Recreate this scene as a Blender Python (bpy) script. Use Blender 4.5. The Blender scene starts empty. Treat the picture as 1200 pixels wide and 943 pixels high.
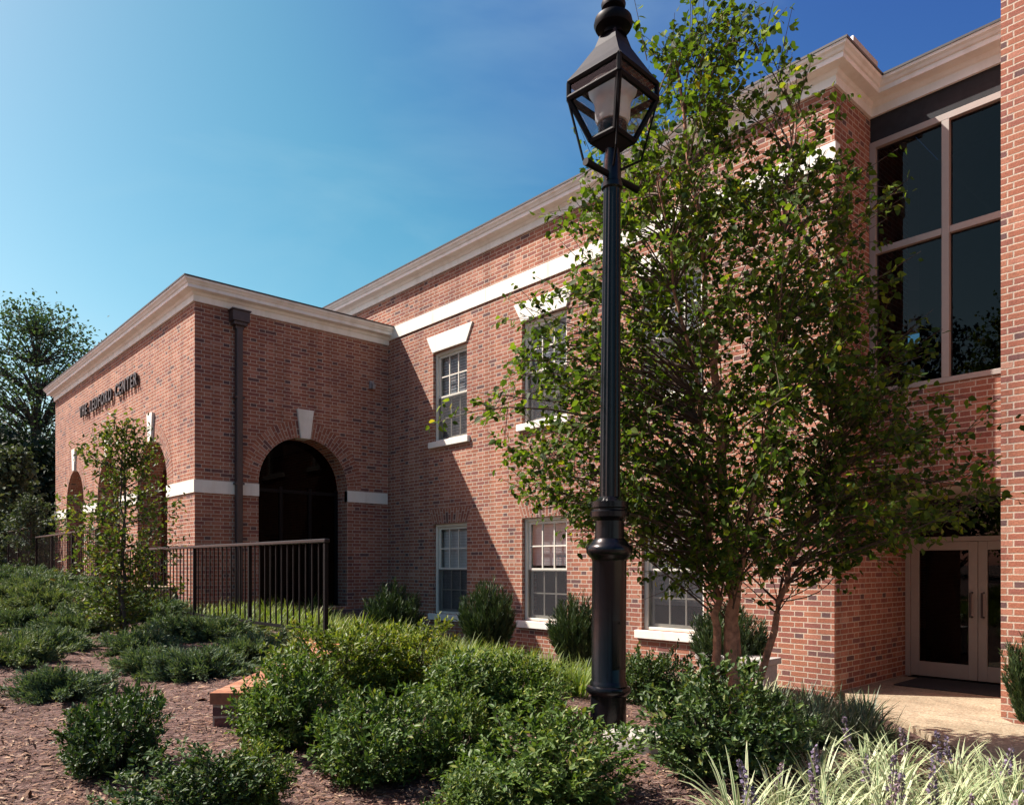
import bpy, math, random
import numpy as np
from mathutils import Vector, Matrix

R = math.radians
rng = np.random.default_rng(7)
random.seed(7)
S = bpy.context.scene
COL = S.collection

# ------------------------------------------------------------------ camera
EYE = 1.5
FWD = np.array([-0.7399, 0.6727]); RGT = np.array([0.6727, 0.7399]); FPX = 881.0
cd = bpy.data.cameras.new('camera'); cam = bpy.data.objects.new('camera', cd); COL.objects.link(cam)
cam.location = (0, 0, EYE)
cam.rotation_euler = (R(90), 0, math.atan2(-FWD[0], FWD[1]))
cd.sensor_width = 36.0; cd.lens = 36.0 * FPX / 1200.0
cd.shift_y = 190.5 / 1200.0
cd.clip_start = 0.05; cd.clip_end = 3000
S.camera = cam

# ------------------------------------------------------------------ light
SUN = Vector((1.4, 1.0, -2.05)).normalized()
EL = math.asin(-SUN.z); AZ = math.atan2(-SUN.x, -SUN.y)
w = bpy.data.worlds.new('World'); S.world = w; w.use_nodes = True
nt = w.node_tree; nt.nodes.clear()
sky = nt.nodes.new('ShaderNodeTexSky'); sky.sky_type = 'NISHITA'; sky.sun_disc = False
sky.sun_elevation = EL; sky.sun_rotation = AZ
sky.altitude = 0; sky.air_density = 1.0; sky.dust_density = 1.3; sky.ozone_density = 3.5
bgn = nt.nodes.new('ShaderNodeBackground'); bgn.inputs['Strength'].default_value = 0.07
wo = nt.nodes.new('ShaderNodeOutputWorld')
hs_ = nt.nodes.new('ShaderNodeHueSaturation'); hs_.inputs['Saturation'].default_value = 1.12; hs_.inputs['Hue'].default_value = 0.468
sk = nt.nodes.new('ShaderNodeVectorMath'); sk.operation = 'SCALE'; sk.inputs['Scale'].default_value = .2; gm = nt.nodes.new('ShaderNodeGamma'); gm.inputs[1].default_value = 1.35; sk2 = nt.nodes.new('ShaderNodeVectorMath'); sk2.operation = 'SCALE'; sk2.inputs['Scale'].default_value = 5.0
nt.links.new(sky.outputs[0], sk.inputs[0]); nt.links.new(sk.outputs[0], gm.inputs[0]); nt.links.new(gm.outputs[0], sk2.inputs[0]); nt.links.new(sk2.outputs[0], hs_.inputs['Color']); 
tc = nt.nodes.new('ShaderNodeTexCoord'); mp_ = nt.nodes.new('ShaderNodeMapping'); mp_.inputs['Scale'].default_value = (1.6, 1.6, 4.5); mp_.inputs['Location'].default_value = (.3, .1, .2)
cn = nt.nodes.new('ShaderNodeTexNoise'); cn.inputs['Scale'].default_value = 1.5; cn.inputs['Detail'].default_value = 6; cn.inputs['Roughness'].default_value = .52; cn.inputs['Distortion'].default_value = .5
nt.links.new(tc.outputs['Generated'], mp_.inputs['Vector']); nt.links.new(mp_.outputs[0], cn.inputs['Vector'])
cr = nt.nodes.new('ShaderNodeMapRange'); cr.inputs['From Min'].default_value = .48; cr.inputs['From Max'].default_value = .78; cr.inputs['To Max'].default_value = .26
nt.links.new(cn.outputs[0], cr.inputs['Value'])
cm = nt.nodes.new('ShaderNodeMix'); cm.data_type = 'RGBA'; cm.inputs[7].default_value = (3.2, 4.7, 5.3, 1)
nt.links.new(cr.outputs[0], cm.inputs[0]); 
sx_ = nt.nodes.new('ShaderNodeSeparateColor'); cb_ = nt.nodes.new('ShaderNodeCombineColor'); nt.links.new(hs_.outputs[0], sx_.inputs[0])
PX = .1608
for i_, (Lc, Tc, g_) in enumerate(((.121, .150, 1.3), (.367, .418, 1.0), (.646, .65, .85))):
    a_ = nt.nodes.new('ShaderNodeMath'); a_.operation = 'MULTIPLY'; a_.inputs[1].default_value = .1553/Lc
    p_ = nt.nodes.new('ShaderNodeMath'); p_.operation = 'POWER'; p_.inputs[1].default_value = g_
    q_ = nt.nodes.new('ShaderNodeMath'); q_.operation = 'MULTIPLY'; q_.inputs[1].default_value = Tc/PX
    nt.links.new(sx_.outputs[i_], a_.inputs[0]); nt.links.new(a_.outputs[0], p_.inputs[0]); nt.links.new(p_.outputs[0], q_.inputs[0]); o_ = q_.outputs[0]
    if i_ == 1:          # the green falls away faster than the blue towards the deep part of the sky
        f_ = nt.nodes.new('ShaderNodeMapRange'); f_.interpolation_type = 'SMOOTHSTEP'; f_.inputs['From Min'].default_value = .41; f_.inputs['From Max'].default_value = 1.09; f_.inputs['To Min'].default_value = .50
        nt.links.new(a_.outputs[0], f_.inputs['Value']); k_ = nt.nodes.new('ShaderNodeMath'); k_.operation = 'MULTIPLY'; nt.links.new(o_, k_.inputs[0]); nt.links.new(f_.outputs[0], k_.inputs[1]); o_ = k_.outputs[0]
    nt.links.new(o_, cb_.inputs[i_])
nt.links.new(cb_.outputs[0], cm.inputs[6]); nt.links.new(cm.outputs[2], bgn.inputs[0]); nt.links.new(bgn.outputs[0], wo.inputs[0])
sl = bpy.data.lights.new('sun', 'SUN'); sl.energy = 4.8; sl.angle = R(0.5); sl.color = (1.0, 0.95, 0.86)
so = bpy.data.objects.new('sun', sl); COL.objects.link(so)
so.rotation_euler = SUN.to_track_quat('-Z', 'Y').to_euler()
S.view_settings.view_transform = 'Standard'; S.view_settings.look = 'None'
S.view_settings.exposure = 1.2; S.view_settings.gamma = 1.0; S.view_settings.use_curve_mapping = False
S.cycles.max_bounces = 8; S.cycles.transparent_max_bounces = 12

# ------------------------------------------------------------------ materials
def mat(name):
    m = bpy.data.materials.new(name); m.use_nodes = True
    n = m.node_tree; b = n.nodes['Principled BSDF']
    return m, n, b
def N(n, t, **k):
    x = n.nodes.new(t)
    for a, v in k.items(): setattr(x, a, v)
    return x
def ramp(n, src, stops):
    r = N(n, 'ShaderNodeValToRGB'); e = r.color_ramp.elements
    while len(e) > 1: e.remove(e[0])
    for i, (p, c) in enumerate(stops):
        q = e[0] if i == 0 else e.new(p)
        q.position = p; q.color = (*c, 1)
    n.links.new(src, r.inputs[0]); return r
def noise(n, scale, detail=4, coord=None, rough=0.6):
    t = N(n, 'ShaderNodeTexNoise'); t.inputs['Scale'].default_value = scale
    t.inputs['Detail'].default_value = detail; t.inputs['Roughness'].default_value = rough
    if coord is None:
        c = N(n, 'ShaderNodeNewGeometry'); coord = c.outputs['Position']
    n.links.new(coord, t.inputs['Vector']); return t
def mixc(n, fac, a, b, mode='MIX'):
    x = N(n, 'ShaderNodeMix', data_type='RGBA', blend_type=mode)
    for i, s in ((0, fac), (6, a), (7, b)):
        if isinstance(s, (int, float)): x.inputs[i].default_value = s
        elif isinstance(s, tuple): x.inputs[i].default_value = (*s, 1)
        else: n.links.new(s, x.inputs[i])
    return x.outputs[2]
def bump(n, b, h, strength=0.3, dist=0.01):
    x = N(n, 'ShaderNodeBump'); x.inputs['Strength'].default_value = strength; x.inputs['Distance'].default_value = dist
    n.links.new(h, x.inputs['Height']); n.links.new(x.outputs[0], b.inputs['Normal'])

def plain(name, c, rough=0.5, metal=0.0, var=0.12, nscale=9.0, bmp=0.0, spec=0.5):
    m, n, b = mat(name)
    t = noise(n, nscale, 5)
    lo = tuple(x * (1 - var) for x in c); hi = tuple(min(1, x * (1 + var)) for x in c)
    r = ramp(n, t.outputs[0], [(0.3, lo), (0.7, hi)])
    n.links.new(r.outputs[0], b.inputs['Base Color'])
    b.inputs['Roughness'].default_value = rough; b.inputs['Metallic'].default_value = metal
    b.inputs['Specular IOR Level'].default_value = spec
    if bmp: bump(n, b, t.outputs[0], bmp, 0.01)
    return m

RH = 0.0643
def brick_mat(name, dark=1.0):
    """Flemish bond: stretcher and header alternate in every course, all in metres of the UV map"""
    m, n, b = mat(name)
    def ma(op, a, c=None, d=None):
        x = N(n, 'ShaderNodeMath', operation=op)
        for i, q in enumerate((a, c, d)):
            if q is None: continue
            if isinstance(q, (int, float)): x.inputs[i].default_value = q
            else: n.links.new(q, x.inputs[i])
        return x.outputs[0]
    uv = N(n, 'ShaderNodeUVMap')
    t0 = noise(n, 30, 3, uv.outputs[0])
    sub = N(n, 'ShaderNodeVectorMath', operation='SUBTRACT'); n.links.new(t0.outputs['Color'], sub.inputs[0]); sub.inputs[1].default_value = (.5, .5, .5)
    sc = N(n, 'ShaderNodeVectorMath', operation='SCALE'); n.links.new(sub.outputs[0], sc.inputs[0]); sc.inputs['Scale'].default_value = 0.009
    ad = N(n, 'ShaderNodeVectorMath', operation='ADD'); n.links.new(uv.outputs[0], ad.inputs[0]); n.links.new(sc.outputs[0], ad.inputs[1])
    sp = N(n, 'ShaderNodeSeparateXYZ'); n.links.new(ad.outputs[0], sp.inputs[0]); u, v = sp.outputs[0], sp.outputs[1]
    A, Pp = .2105, .3225
    row = ma('FLOOR', ma('DIVIDE', v, RH)); fv = ma('SUBTRACT', v, ma('MULTIPLY', row, RH))
    us = ma('ADD', u, ma('MULTIPLY', ma('FLOORED_MODULO', row, 2.0), Pp/2))
    k = ma('FLOOR', ma('DIVIDE', us, Pp)); fu = ma('SUBTRACT', us, ma('MULTIPLY', k, Pp))
    hd = ma('GREATER_THAN', fu, A); lo = ma('SUBTRACT', fu, ma('MULTIPLY', hd, A)); wd = ma('ADD', A, ma('MULTIPLY', hd, Pp-2*A))
    dist = ma('MINIMUM', ma('MINIMUM', lo, ma('SUBTRACT', wd, lo)), ma('MINIMUM', fv, ma('SUBTRACT', RH, fv)))
    mr = N(n, 'ShaderNodeMapRange', interpolation_type='SMOOTHSTEP'); n.links.new(dist, mr.inputs['Value'])
    mr.inputs['From Min'].default_value = .0042; mr.inputs['From Max'].default_value = .0078; mr.inputs['To Min'].default_value = 1; mr.inputs['To Max'].default_value = 0
    fac = mr.outputs[0]
    cx = N(n, 'ShaderNodeCombineXYZ'); n.links.new(ma('ADD', ma('MULTIPLY', k, 2.0), hd), cx.inputs[0]); n.links.new(row, cx.inputs[1])
    wn = N(n, 'ShaderNodeTexWhiteNoise', noise_dimensions='2D'); n.links.new(cx.outputs[0], wn.inputs['Vector'])
    rnd = ma('SUBTRACT', wn.outputs['Value'], ma('MULTIPLY', hd, .07))
    k_ = dark
    r = ramp(n, rnd, [(0.0, (.12*k_, .07*k_, .068*k_)), (0.025, (.15*k_, .076*k_, .070*k_)), (0.07, (.225*k_, .09*k_, .072*k_)), (0.30, (.28*k_, .108*k_, .072*k_)),
             (0.55, (.295*k_, .120*k_, .076*k_)), (0.78, (.315*k_, .135*k_, .085*k_)), (0.95, (.37*k_, .17*k_, .12*k_)), (1.0, (.40*k_, .22*k_, .16*k_))])
    g = noise(n, 60, 4, uv.outputs[0]); gr = ramp(n, g.outputs[0], [(0.3, (.74, .74, .74)), (0.7, (1.22, 1.2, 1.2))])
    c1 = mixc(n, 1.0, r.outputs[0], gr.outputs[0], 'MULTIPLY')
    mo = ramp(n, g.outputs[0], [(0.3, (.365*k_, .30*k_, .24*k_)), (0.7, (.51*k_, .43*k_, .345*k_))])
    c3 = mixc(n, fac, c1, mo.outputs[0])
    l = noise(n, 0.5, 6, uv.outputs[0]); lr = ramp(n, l.outputs[0], [(0.32, (.80, .79, .82)), (0.5, (1, 1, 1)), (0.68, (1.12, 1.09, 1.05))])
    c3 = mixc(n, 1.0, c3, lr.outputs[0], 'MULTIPLY')
    st = N(n, 'ShaderNodeMapping'); st.inputs['Scale'].default_value = (3.2, .22, 1); n.links.new(uv.outputs[0], st.inputs['Vector'])
    sn = noise(n, 1.0, 4, st.outputs[0]); sr = ramp(n, sn.outputs[0], [(0.32, (.74, .73, .74)), (0.52, (1, 1, 1)), (.75, (1.08, 1.07, 1.06))])
    c3 = mixc(n, 1.0, c3, sr.outputs[0], 'MULTIPLY')
    n.links.new(c3, b.inputs['Base Color']); b.inputs['Roughness'].default_value = 0.9
    b.inputs['Specular IOR Level'].default_value = 0.2
    hgt = ma('MULTIPLY_ADD', fac, -1.0, g.outputs[0])
    bump(n, b, hgt, 0.4, 0.006)
    return m

def leaf_mat(name, cols, trans=0.35, rough=0.45, spec=0.4):
    m, n, b = mat(name)
    g = N(n, 'ShaderNodeNewGeometry')
    r = ramp(n, g.outputs['Random Per Island'], cols)
    t = noise(n, 30, 2, g.outputs['Position'])
    tr = ramp(n, t.outputs[0], [(0.3, (.8, .8, .8)), (0.7, (1.15, 1.15, 1.1))])
    c = mixc(n, 1.0, r.outputs[0], tr.outputs[0], 'MULTIPLY')
    oi = N(n, 'ShaderNodeObjectInfo'); orr = ramp(n, oi.outputs['Random'], [(0, (.78, .84, .9)), (.5, (1, 1, 1)), (1, (1.22, 1.12, .9))])
    c = mixc(n, 1.0, c, orr.outputs[0], 'MULTIPLY')
    n.links.new(c, b.inputs['Base Color']); b.inputs['Roughness'].default_value = rough
    b.inputs['Specular IOR Level'].default_value = spec
    if trans:
        tl = N(n, 'ShaderNodeBsdfTranslucent')
        c2 = mixc(n, 1.0, c, (1.5, 1.6, .55), 'MULTIPLY'); n.links.new(c2, tl.inputs[0])
        mx = N(n, 'ShaderNodeMixShader'); mx.inputs[0].default_value = trans
        n.links.new(b.outputs[0], mx.inputs[1]); n.links.new(tl.outputs[0], mx.inputs[2])
        n.links.new(mx.outputs[0], n.nodes['Material Output'].inputs[0])
    return m

def glass_mat(name, tint=(.75, .8, .85), refl=1.0, rough=0.01):
    m, n, b = mat(name); n.nodes.remove(b)
    fr = N(n, 'ShaderNodeFresnel'); fr.inputs[0].default_value = 1.55
    mu = N(n, 'ShaderNodeMath', operation='MULTIPLY'); mu.inputs[1].default_value = refl; mu.use_clamp = True
    n.links.new(fr.outputs[0], mu.inputs[0])
    tr = N(n, 'ShaderNodeBsdfTransparent'); tr.inputs[0].default_value = (*tint, 1)
    gl = N(n, 'ShaderNodeBsdfGlossy'); gl.inputs['Roughness'].default_value = rough
    geo = N(n, 'ShaderNodeNewGeometry'); t = noise(n, 1.3, 1, geo.outputs['Position'])
    bp = N(n, 'ShaderNodeBump'); bp.inputs['Strength'].default_value = 0.04; bp.inputs['Distance'].default_value = 0.02
    n.links.new(t.outputs[0], bp.inputs['Height']); n.links.new(bp.outputs[0], gl.inputs['Normal'])
    mx = N(n, 'ShaderNodeMixShader'); n.links.new(mu.outputs[0], mx.inputs[0])
    n.links.new(tr.outputs[0], mx.inputs[1]); n.links.new(gl.outputs[0], mx.inputs[2])
    n.links.new(mx.outputs[0], n.nodes['Material Output'].inputs[0])
    return m

M = {}
M['brick'] = brick_mat('brick')
M['white'] = plain('white_paint', (.78, .77, .72), 0.6, var=.05, nscale=3)
M['stone'] = plain('cast_stone', (.74, .72, .65), 0.8, var=.06, nscale=6, bmp=.05)
def streak(m):
    n = m.node_tree; b = n.nodes['Principled BSDF']; src = b.inputs['Base Color'].links[0].from_socket
    g = N(n, 'ShaderNodeNewGeometry'); mp = N(n, 'ShaderNodeMapping'); mp.inputs['Scale'].default_value = (5, 5, .7); n.links.new(g.outputs['Position'], mp.inputs['Vector'])
    t = noise(n, 1.0, 5, mp.outputs[0]); r = ramp(n, t.outputs[0], [(.34, (.90, .88, .85)), (.52, (1, 1, 1))]); n.links.new(mixc(n, 1, src, r.outputs[0], 'MULTIPLY'), b.inputs['Base Color'])
streak(M['white']); streak(M['stone'])
M['trim'] = plain('window_paint', (.66, .63, .55), 0.45, var=.05)
M['beige'] = plain('beige_metal', (.33, .275, .245), 0.45, var=.05)
M['roof'] = plain('roof_metal', (.045, .04, .042), 0.5, var=.2)
M['zinc'] = plain('zinc', (.33, .34, .36), 0.45, 0.6, var=.1)
M['bronze'] = plain('bronze_metal', (.045, .034, .036), 0.42, var=.2)
M['letter'] = plain('letter_bronze', (.02, .014, .016), 0.45, var=.2)
M['black'] = plain('black_paint', (.0035, .0035, .0055), 0.25, var=.4, nscale=30, spec=.3, bmp=.05)
M['dullblack'] = plain('dull_black_paint', (.0035, .0035, .005), .5, var=.3, nscale=30, spec=.12)
M['rail'] = plain('rail_paint', (.008, .007, .008), 0.6, var=.2, nscale=20, spec=.12)
M['railtop'] = plain('rail_top_paint', (.02, .018, .02), 0.42, var=.2, nscale=20, spec=.22)
M['glass'] = glass_mat('window_glass', (.94, .96, .98), .8)
M['darkglass'] = glass_mat('dark_glass', (.25, .27, .32), 0.55)
M['lampglass'] = glass_mat('lamp_glass', (.93, .95, .98), .55, .02)
M['archshade'] = glass_mat('arch_shade_sheet', (.02, .02, .022), 0.05)  # near black, the arcade's shade put into the sheet colour
M['blind'] = plain('blind_fabric', (.58, .57, .58), 0.9, var=.06)
M['curtain'] = plain('curtain', (.22, .225, .26), 0.9, var=.1)
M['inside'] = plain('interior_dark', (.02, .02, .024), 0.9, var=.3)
M['plaster'] = plain('plaster', (.55, .52, .48), 0.9)
M['soot'] = plain('frosted_chimney', (.62, .60, .57), 0.5, var=.05)
M['bark'] = plain('bark', (.31, .145, .085), 0.9, var=.5, nscale=22, bmp=.6)
M['twig'] = plain('twig_bark', (.085, .05, .035), 0.9, var=.4, nscale=30)
M['darkbark'] = plain('dark_bark', (.05, .04, .035), 0.9, var=.4, nscale=30, bmp=.5)
M['concrete'] = plain('bench_concrete', (.36, .33, .31), 0.9, var=.15, nscale=25, bmp=.2)
M['rubber'] = plain('mat_rubber', (.02, .02, .022), 0.95, var=.3, nscale=60, bmp=.3)

def screen_mat():
    m, n, b = mat('insect_screen'); b.inputs['Base Color'].default_value = (.018, .017, .022, 1); b.inputs['Roughness'].default_value = .8
    tr = N(n, 'ShaderNodeBsdfTransparent'); mx = N(n, 'ShaderNodeMixShader')
    t = noise(n, 3, 2); r = ramp(n, t.outputs[0], [(0.3, (.55, .55, .55)), (0.7, (.66, .66, .66))]); n.links.new(r.outputs[0], mx.inputs[0])
    n.links.new(tr.outputs[0], mx.inputs[1]); n.links.new(b.outputs[0], mx.inputs[2])
    n.links.new(mx.outputs[0], n.nodes['Material Output'].inputs[0]); return m
M['screen'] = screen_mat()

def mulch_mat():
    m, n, b = mat('mulch')
    geo = N(n, 'ShaderNodeNewGeometry'); P = geo.outputs['Position']
    v = N(n, 'ShaderNodeTexVoronoi'); v.inputs['Scale'].default_value = 38
    mp = N(n, 'ShaderNodeMapping'); mp.inputs['Scale'].default_value = (1, .45, 1); mp.inputs['Rotation'].default_value = (0, 0, .6)
    n.links.new(P, mp.inputs['Vector']); n.links.new(mp.outputs[0], v.inputs['Vector'])
    t = noise(n, 90, 5, P); big = noise(n, 1.7, 4, P)
    r = ramp(n, v.outputs['Color'], [(0.0, (.06, .036, .032)), (0.45, (.125, .078, .067)), (0.8, (.195, .135, .115)), (1.0, (.27, .21, .18))])
    tr = ramp(n, t.outputs[0], [(0.3, (.65, .65, .65)), (0.7, (1.25, 1.2, 1.2))])
    c = mixc(n, 1, r.outputs[0], tr.outputs[0], 'MULTIPLY')
    br = ramp(n, big.outputs[0], [(0.3, (.8, .78, .78)), (0.7, (1.15, 1.12, 1.1))])
    c = mixc(n, 1, c, br.outputs[0], 'MULTIPLY')
    n.links.new(c, b.inputs['Base Color']); b.inputs['Roughness'].default_value = .95; b.inputs['Specular IOR Level'].default_value = .2
    ad = N(n, 'ShaderNodeMath', operation='ADD'); n.links.new(v.outputs['Distance'], ad.inputs[0]); n.links.new(t.outputs[0], ad.inputs[1])
    bump(n, b, ad.outputs[0], .9, .02)
    return m
M['mulch'] = mulch_mat()
M['chip'] = leaf_mat('mulch_chip', [(0, (.055, .03, .026)), (.4, (.13, .075, .06)), (.75, (.19, .125, .10)), (.96, (.27, .20, .16)), (1, (.40, .33, .27))], 0, .9, .2)

def paving_mat():
    m, n, b = mat('aggregate_paving')
    geo = N(n, 'ShaderNodeNewGeometry'); P = geo.outputs['Position']
    v = N(n, 'ShaderNodeTexVoronoi'); v.inputs['Scale'].default_value = 70; n.links.new(P, v.inputs['Vector'])
    t = noise(n, 6, 6, P)
    r = ramp(n, v.outputs['Color'], [(0.0, (.22, .165, .105)), (0.5, (.33, .265, .18)), (1.0, (.45, .385, .285))])
    tr = ramp(n, t.outputs[0], [(0.3, (.78, .76, .74)), (0.7, (1.12, 1.1, 1.08))])
    c = mixc(n, 1, r.outputs[0], tr.outputs[0], 'MULTIPLY')
    n.links.new(c, b.inputs['Base Color']); b.inputs['Roughness'].default_value = .9
    sp = N(n, 'ShaderNodeSeparateXYZ'); n.links.new(P, sp.inputs[0])
    jm = N(n, 'ShaderNodeMath', operation='FLOORED_MODULO'); n.links.new(sp.outputs[1], jm.inputs[0]); jm.inputs[1].default_value = 1.32
    jl = N(n, 'ShaderNodeMath', operation='LESS_THAN'); n.links.new(jm.outputs[0], jl.inputs[0]); jl.inputs[1].default_value = .012
    c = mixc(n, jl.outputs[0], c, (.12, .09, .06)); st_ = noise(n, 1.1, 5, P); sr_ = ramp(n, st_.outputs[0], [(.35, (.78, .76, .73)), (.6, (1.03, 1.03, 1.03))]); c = mixc(n, 1, c, sr_.outputs[0], 'MULTIPLY')
    n.links.new(c, b.inputs['Base Color'])
    bump(n, b, v.outputs['Distance'], .4, .006); return m
M['paving'] = paving_mat()

M['tree_leaf'] = leaf_mat('tree_leaf', [(0, (.018, .038, .010)), (.4, (.045, .082, .015)), (.78, (.08, .128, .02)), (.96, (.13, .18, .025)), (1, (.24, .21, .03))], .42, .55, .14)
M['young_leaf'] = leaf_mat('young_leaf', [(0, (.04, .065, .016)), (.5, (.085, .12, .026)), (.85, (.15, .17, .04)), (1, (.2, .13, .04))], .38, .5, .25)
M['holly_leaf'] = leaf_mat('holly_leaf', [(0, (.035, .068, .018)), (.5, (.07, .125, .03)), (.85, (.115, .175, .04)), (1, (.19, .21, .05))], .24, .48, .25)
M['lime_leaf'] = leaf_mat('lime_leaf', [(0, (.045, .08, .016)), (.5, (.105, .15, .026)), (.88, (.17, .205, .04)), (1, (.26, .23, .07))], .3, .48, .25)
M['dark_leaf'] = leaf_mat('dark_leaf', [(0, (.02, .044, .015)), (.5, (.042, .08, .024)), (.9, (.08, .13, .035)), (1, (.14, .16, .045))], .18, .48, .28)
M['juniper'] = leaf_mat('juniper_leaf', [(0, (.045, .075, .042)), (.5, (.095, .14, .075)), (.85, (.145, .195, .105)), (1, (.20, .23, .12))], .15, .65, .2)
M['yew'] = leaf_mat('yew_leaf', [(0, (.016, .036, .016)), (.6, (.035, .065, .026)), (1, (.07, .10, .035))], .12, .5, .35)
M['far_leaf'] = leaf_mat('far_leaf', [(0, (.022, .045, .036)), (.5, (.042, .075, .05)), (1, (.07, .11, .062))], .25, .7, .12)
M['far_dark'] = leaf_mat('far_dark', [(0, (.008, .016, .010)), (.6, (.014, .028, .014)), (1, (.025, .04, .02))], .05, .7, .15)
M['far_grey'] = leaf_mat('far_grey', [(0, (.03, .05, .035)), (.6, (.06, .085, .055)), (1, (.09, .11, .07))], .15, .7, .2)
M['grass_leaf'] = leaf_mat('grass_leaf', [(0, (.06, .11, .02)), (.5, (.13, .19, .035)), (1, (.25, .28, .08))], .3, .5, .3)
M['purple'] = leaf_mat('flower', [(0, (.13, .095, .16)), (.6, (.20, .155, .24)), (1, (.30, .25, .34))], .15, .7, .2)
def stripe_mat(name, green, cream):
    m, n, b = mat(name)
    uv = N(n, 'ShaderNodeUVMap'); sp = N(n, 'ShaderNodeSeparateXYZ'); n.links.new(uv.outputs[0], sp.inputs[0])
    g = N(n, 'ShaderNodeNewGeometry')
    r = ramp(n, sp.outputs[0], [(0.0, cream), (0.27, cream), (0.36, green), (0.64, green), (0.73, cream), (1, cream)])
    v = ramp(n, g.outputs['Random Per Island'], [(0, (.6, .7, .55)), (1, (1.15, 1.1, 1.1))])
    c = mixc(n, 1, r.outputs[0], v.outputs[0], 'MULTIPLY')
    n.links.new(c, b.inputs['Base Color']); b.inputs['Roughness'].default_value = .5
    tl = N(n, 'ShaderNodeBsdfTranslucent'); n.links.new(c, tl.inputs[0])
    mx = N(n, 'ShaderNodeMixShader'); mx.inputs[0].default_value = .25
    n.links.new(b.outputs[0], mx.inputs[1]); n.links.new(tl.outputs[0], mx.inputs[2]); n.links.new(mx.outputs[0], n.nodes['Material Output'].inputs[0])
    return m
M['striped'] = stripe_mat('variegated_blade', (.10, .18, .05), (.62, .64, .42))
M['shadegrass'] = stripe_mat('shade_toned_blade', (.035, .07, .025), (.13, .16, .085))  # darker copy of the striped blade, tree shade put into its colours

# ------------------------------------------------------------------ mesh helpers
class MB:
    def __init__(s): s.v = []; s.f = []; s.uv = []
    def quad(s, pts, uv=None):
        i = len(s.v); s.v += [tuple(p) for p in pts]; s.f.append(tuple(range(i, i + len(pts)))); s.uv.append(uv); return s
    def box(s, x0, y0, z0, x1, y1, z1):
        x0, x1 = sorted((x0, x1)); y0, y1 = sorted((y0, y1)); z0, z1 = sorted((z0, z1))
        i = len(s.v)
        s.v += [(x0,y0,z0),(x1,y0,z0),(x1,y1,z0),(x0,y1,z0),(x0,y0,z1),(x1,y0,z1),(x1,y1,z1),(x0,y1,z1)]
        for q in ((0,3,2,1),(4,5,6,7),(0,1,5,4),(1,2,6,5),(2,3,7,6),(3,0,4,7)):
            s.f.append(tuple(i + k for k in q)); s.uv.append(None)
        return s
    def tube(s, pts, rad, n=8, caps=True):
        pts = [Vector(p) for p in pts]; base = len(s.v)
        if not hasattr(rad, '__len__'): rad = [rad] * len(pts)
        up = Vector((0, 0, 1))
        for k, p in enumerate(pts):
            d = (pts[min(k+1, len(pts)-1)] - pts[max(k-1, 0)]).normalized()
            a = d.cross(up if abs(d.z) < .95 else Vector((1, 0, 0))).normalized(); c = d.cross(a)
            for j in range(n):
                t = 2 * math.pi * j / n
                s.v.append(tuple(p + (a * math.cos(t) + c * math.sin(t)) * rad[k]))
        for k in range(len(pts) - 1):
            for j in range(n):
                s.f.append((base+k*n+j, base+k*n+(j+1) % n, base+(k+1)*n+(j+1) % n, base+(k+1)*n+j)); s.uv.append(None)
        if caps:
            s.f.append(tuple(base + j for j in range(n))[::-1]); s.uv.append(None)
            e = base + (len(pts)-1)*n; s.f.append(tuple(e + j for j in range(n))); s.uv.append(None)
        return s
    def lathe(s, prof, n=32, flute=None, c=(0, 0)):
        base = len(s.v)
        for r, z in prof:
            for j in range(n):
                t = 2 * math.pi * j / n; rr = r
                if flute and flute[0] <= z <= flute[1]: rr = r * (1 - flute[2] * abs(math.sin(8*t)))
                s.v.append((c[0] + rr*math.cos(t), c[1] + rr*math.sin(t), z))
        for k in range(len(prof) - 1):
            for j in range(n):
                s.f.append((base+k*n+j, base+k*n+(j+1) % n, base+(k+1)*n+(j+1) % n, base+(k+1)*n+j)); s.uv.append(None)
        s.f.append(tuple(base + j for j in range(n))[::-1]); s.uv.append(None)
        e = base + (len(prof)-1)*n; s.f.append(tuple(e + j for j in range(n))); s.uv.append(None)
        return s
    def prism(s, poly, y0, y1):          # polygon in x,z pushed along y
        n = len(poly); i = len(s.v)
        s.v += [(a, y0, b) for a, b in poly] + [(a, y1, b) for a, b in poly]
        s.f.append(tuple(range(i, i+n))); s.f.append(tuple(range(i+n, i+2*n))[::-1]); s.uv += [None, None]
        for k in range(n):
            s.f.append((i+k, i+n+k, i+n+(k+1) % n, i+(k+1) % n)); s.uv.append(None)
        return s
    def build(s, name, m, parent=None, smooth=False, bev=0.0, off=(0, 0, 0), loc=None):
        me = bpy.data.meshes.new(name)
        vs = [(a-off[0], b-off[1], c-off[2]) for a, b, c in s.v]
        me.from_pydata(vs, [], s.f); me.update()
        ul = me.uv_layers.new(name='UVMap')
        for p in me.polygons:
            u = s.uv[p.index]; nn = p.normal; a = [abs(t) for t in nn]
            for k, li in enumerate(p.loop_indices):
                if u is not None: ul.data[li].uv = u[k]
                else:
                    x, y, z = s.v[me.loops[li].vertex_index]
                    ul.data[li].uv = (y, z) if a[0] >= max(a[1], a[2]) else ((x, z) if a[1] >= a[2] else (x, y))
        if smooth:
            me.shade_smooth() if hasattr(me, 'shade_smooth') else None
        me.materials.append(m if not isinstance(m, str) else M[m])
        o = bpy.data.objects.new(name, me); COL.objects.link(o)
        if parent: o.parent = parent
        if loc: o.location = loc
        if smooth:
            me.set_sharp_from_angle(angle=R(40))
        if bev:
            bm = o.modifiers.new('bevel', 'BEVEL'); bm.width = bev; bm.segments = 2; bm.limit_method = 'ANGLE'
        return o

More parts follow.
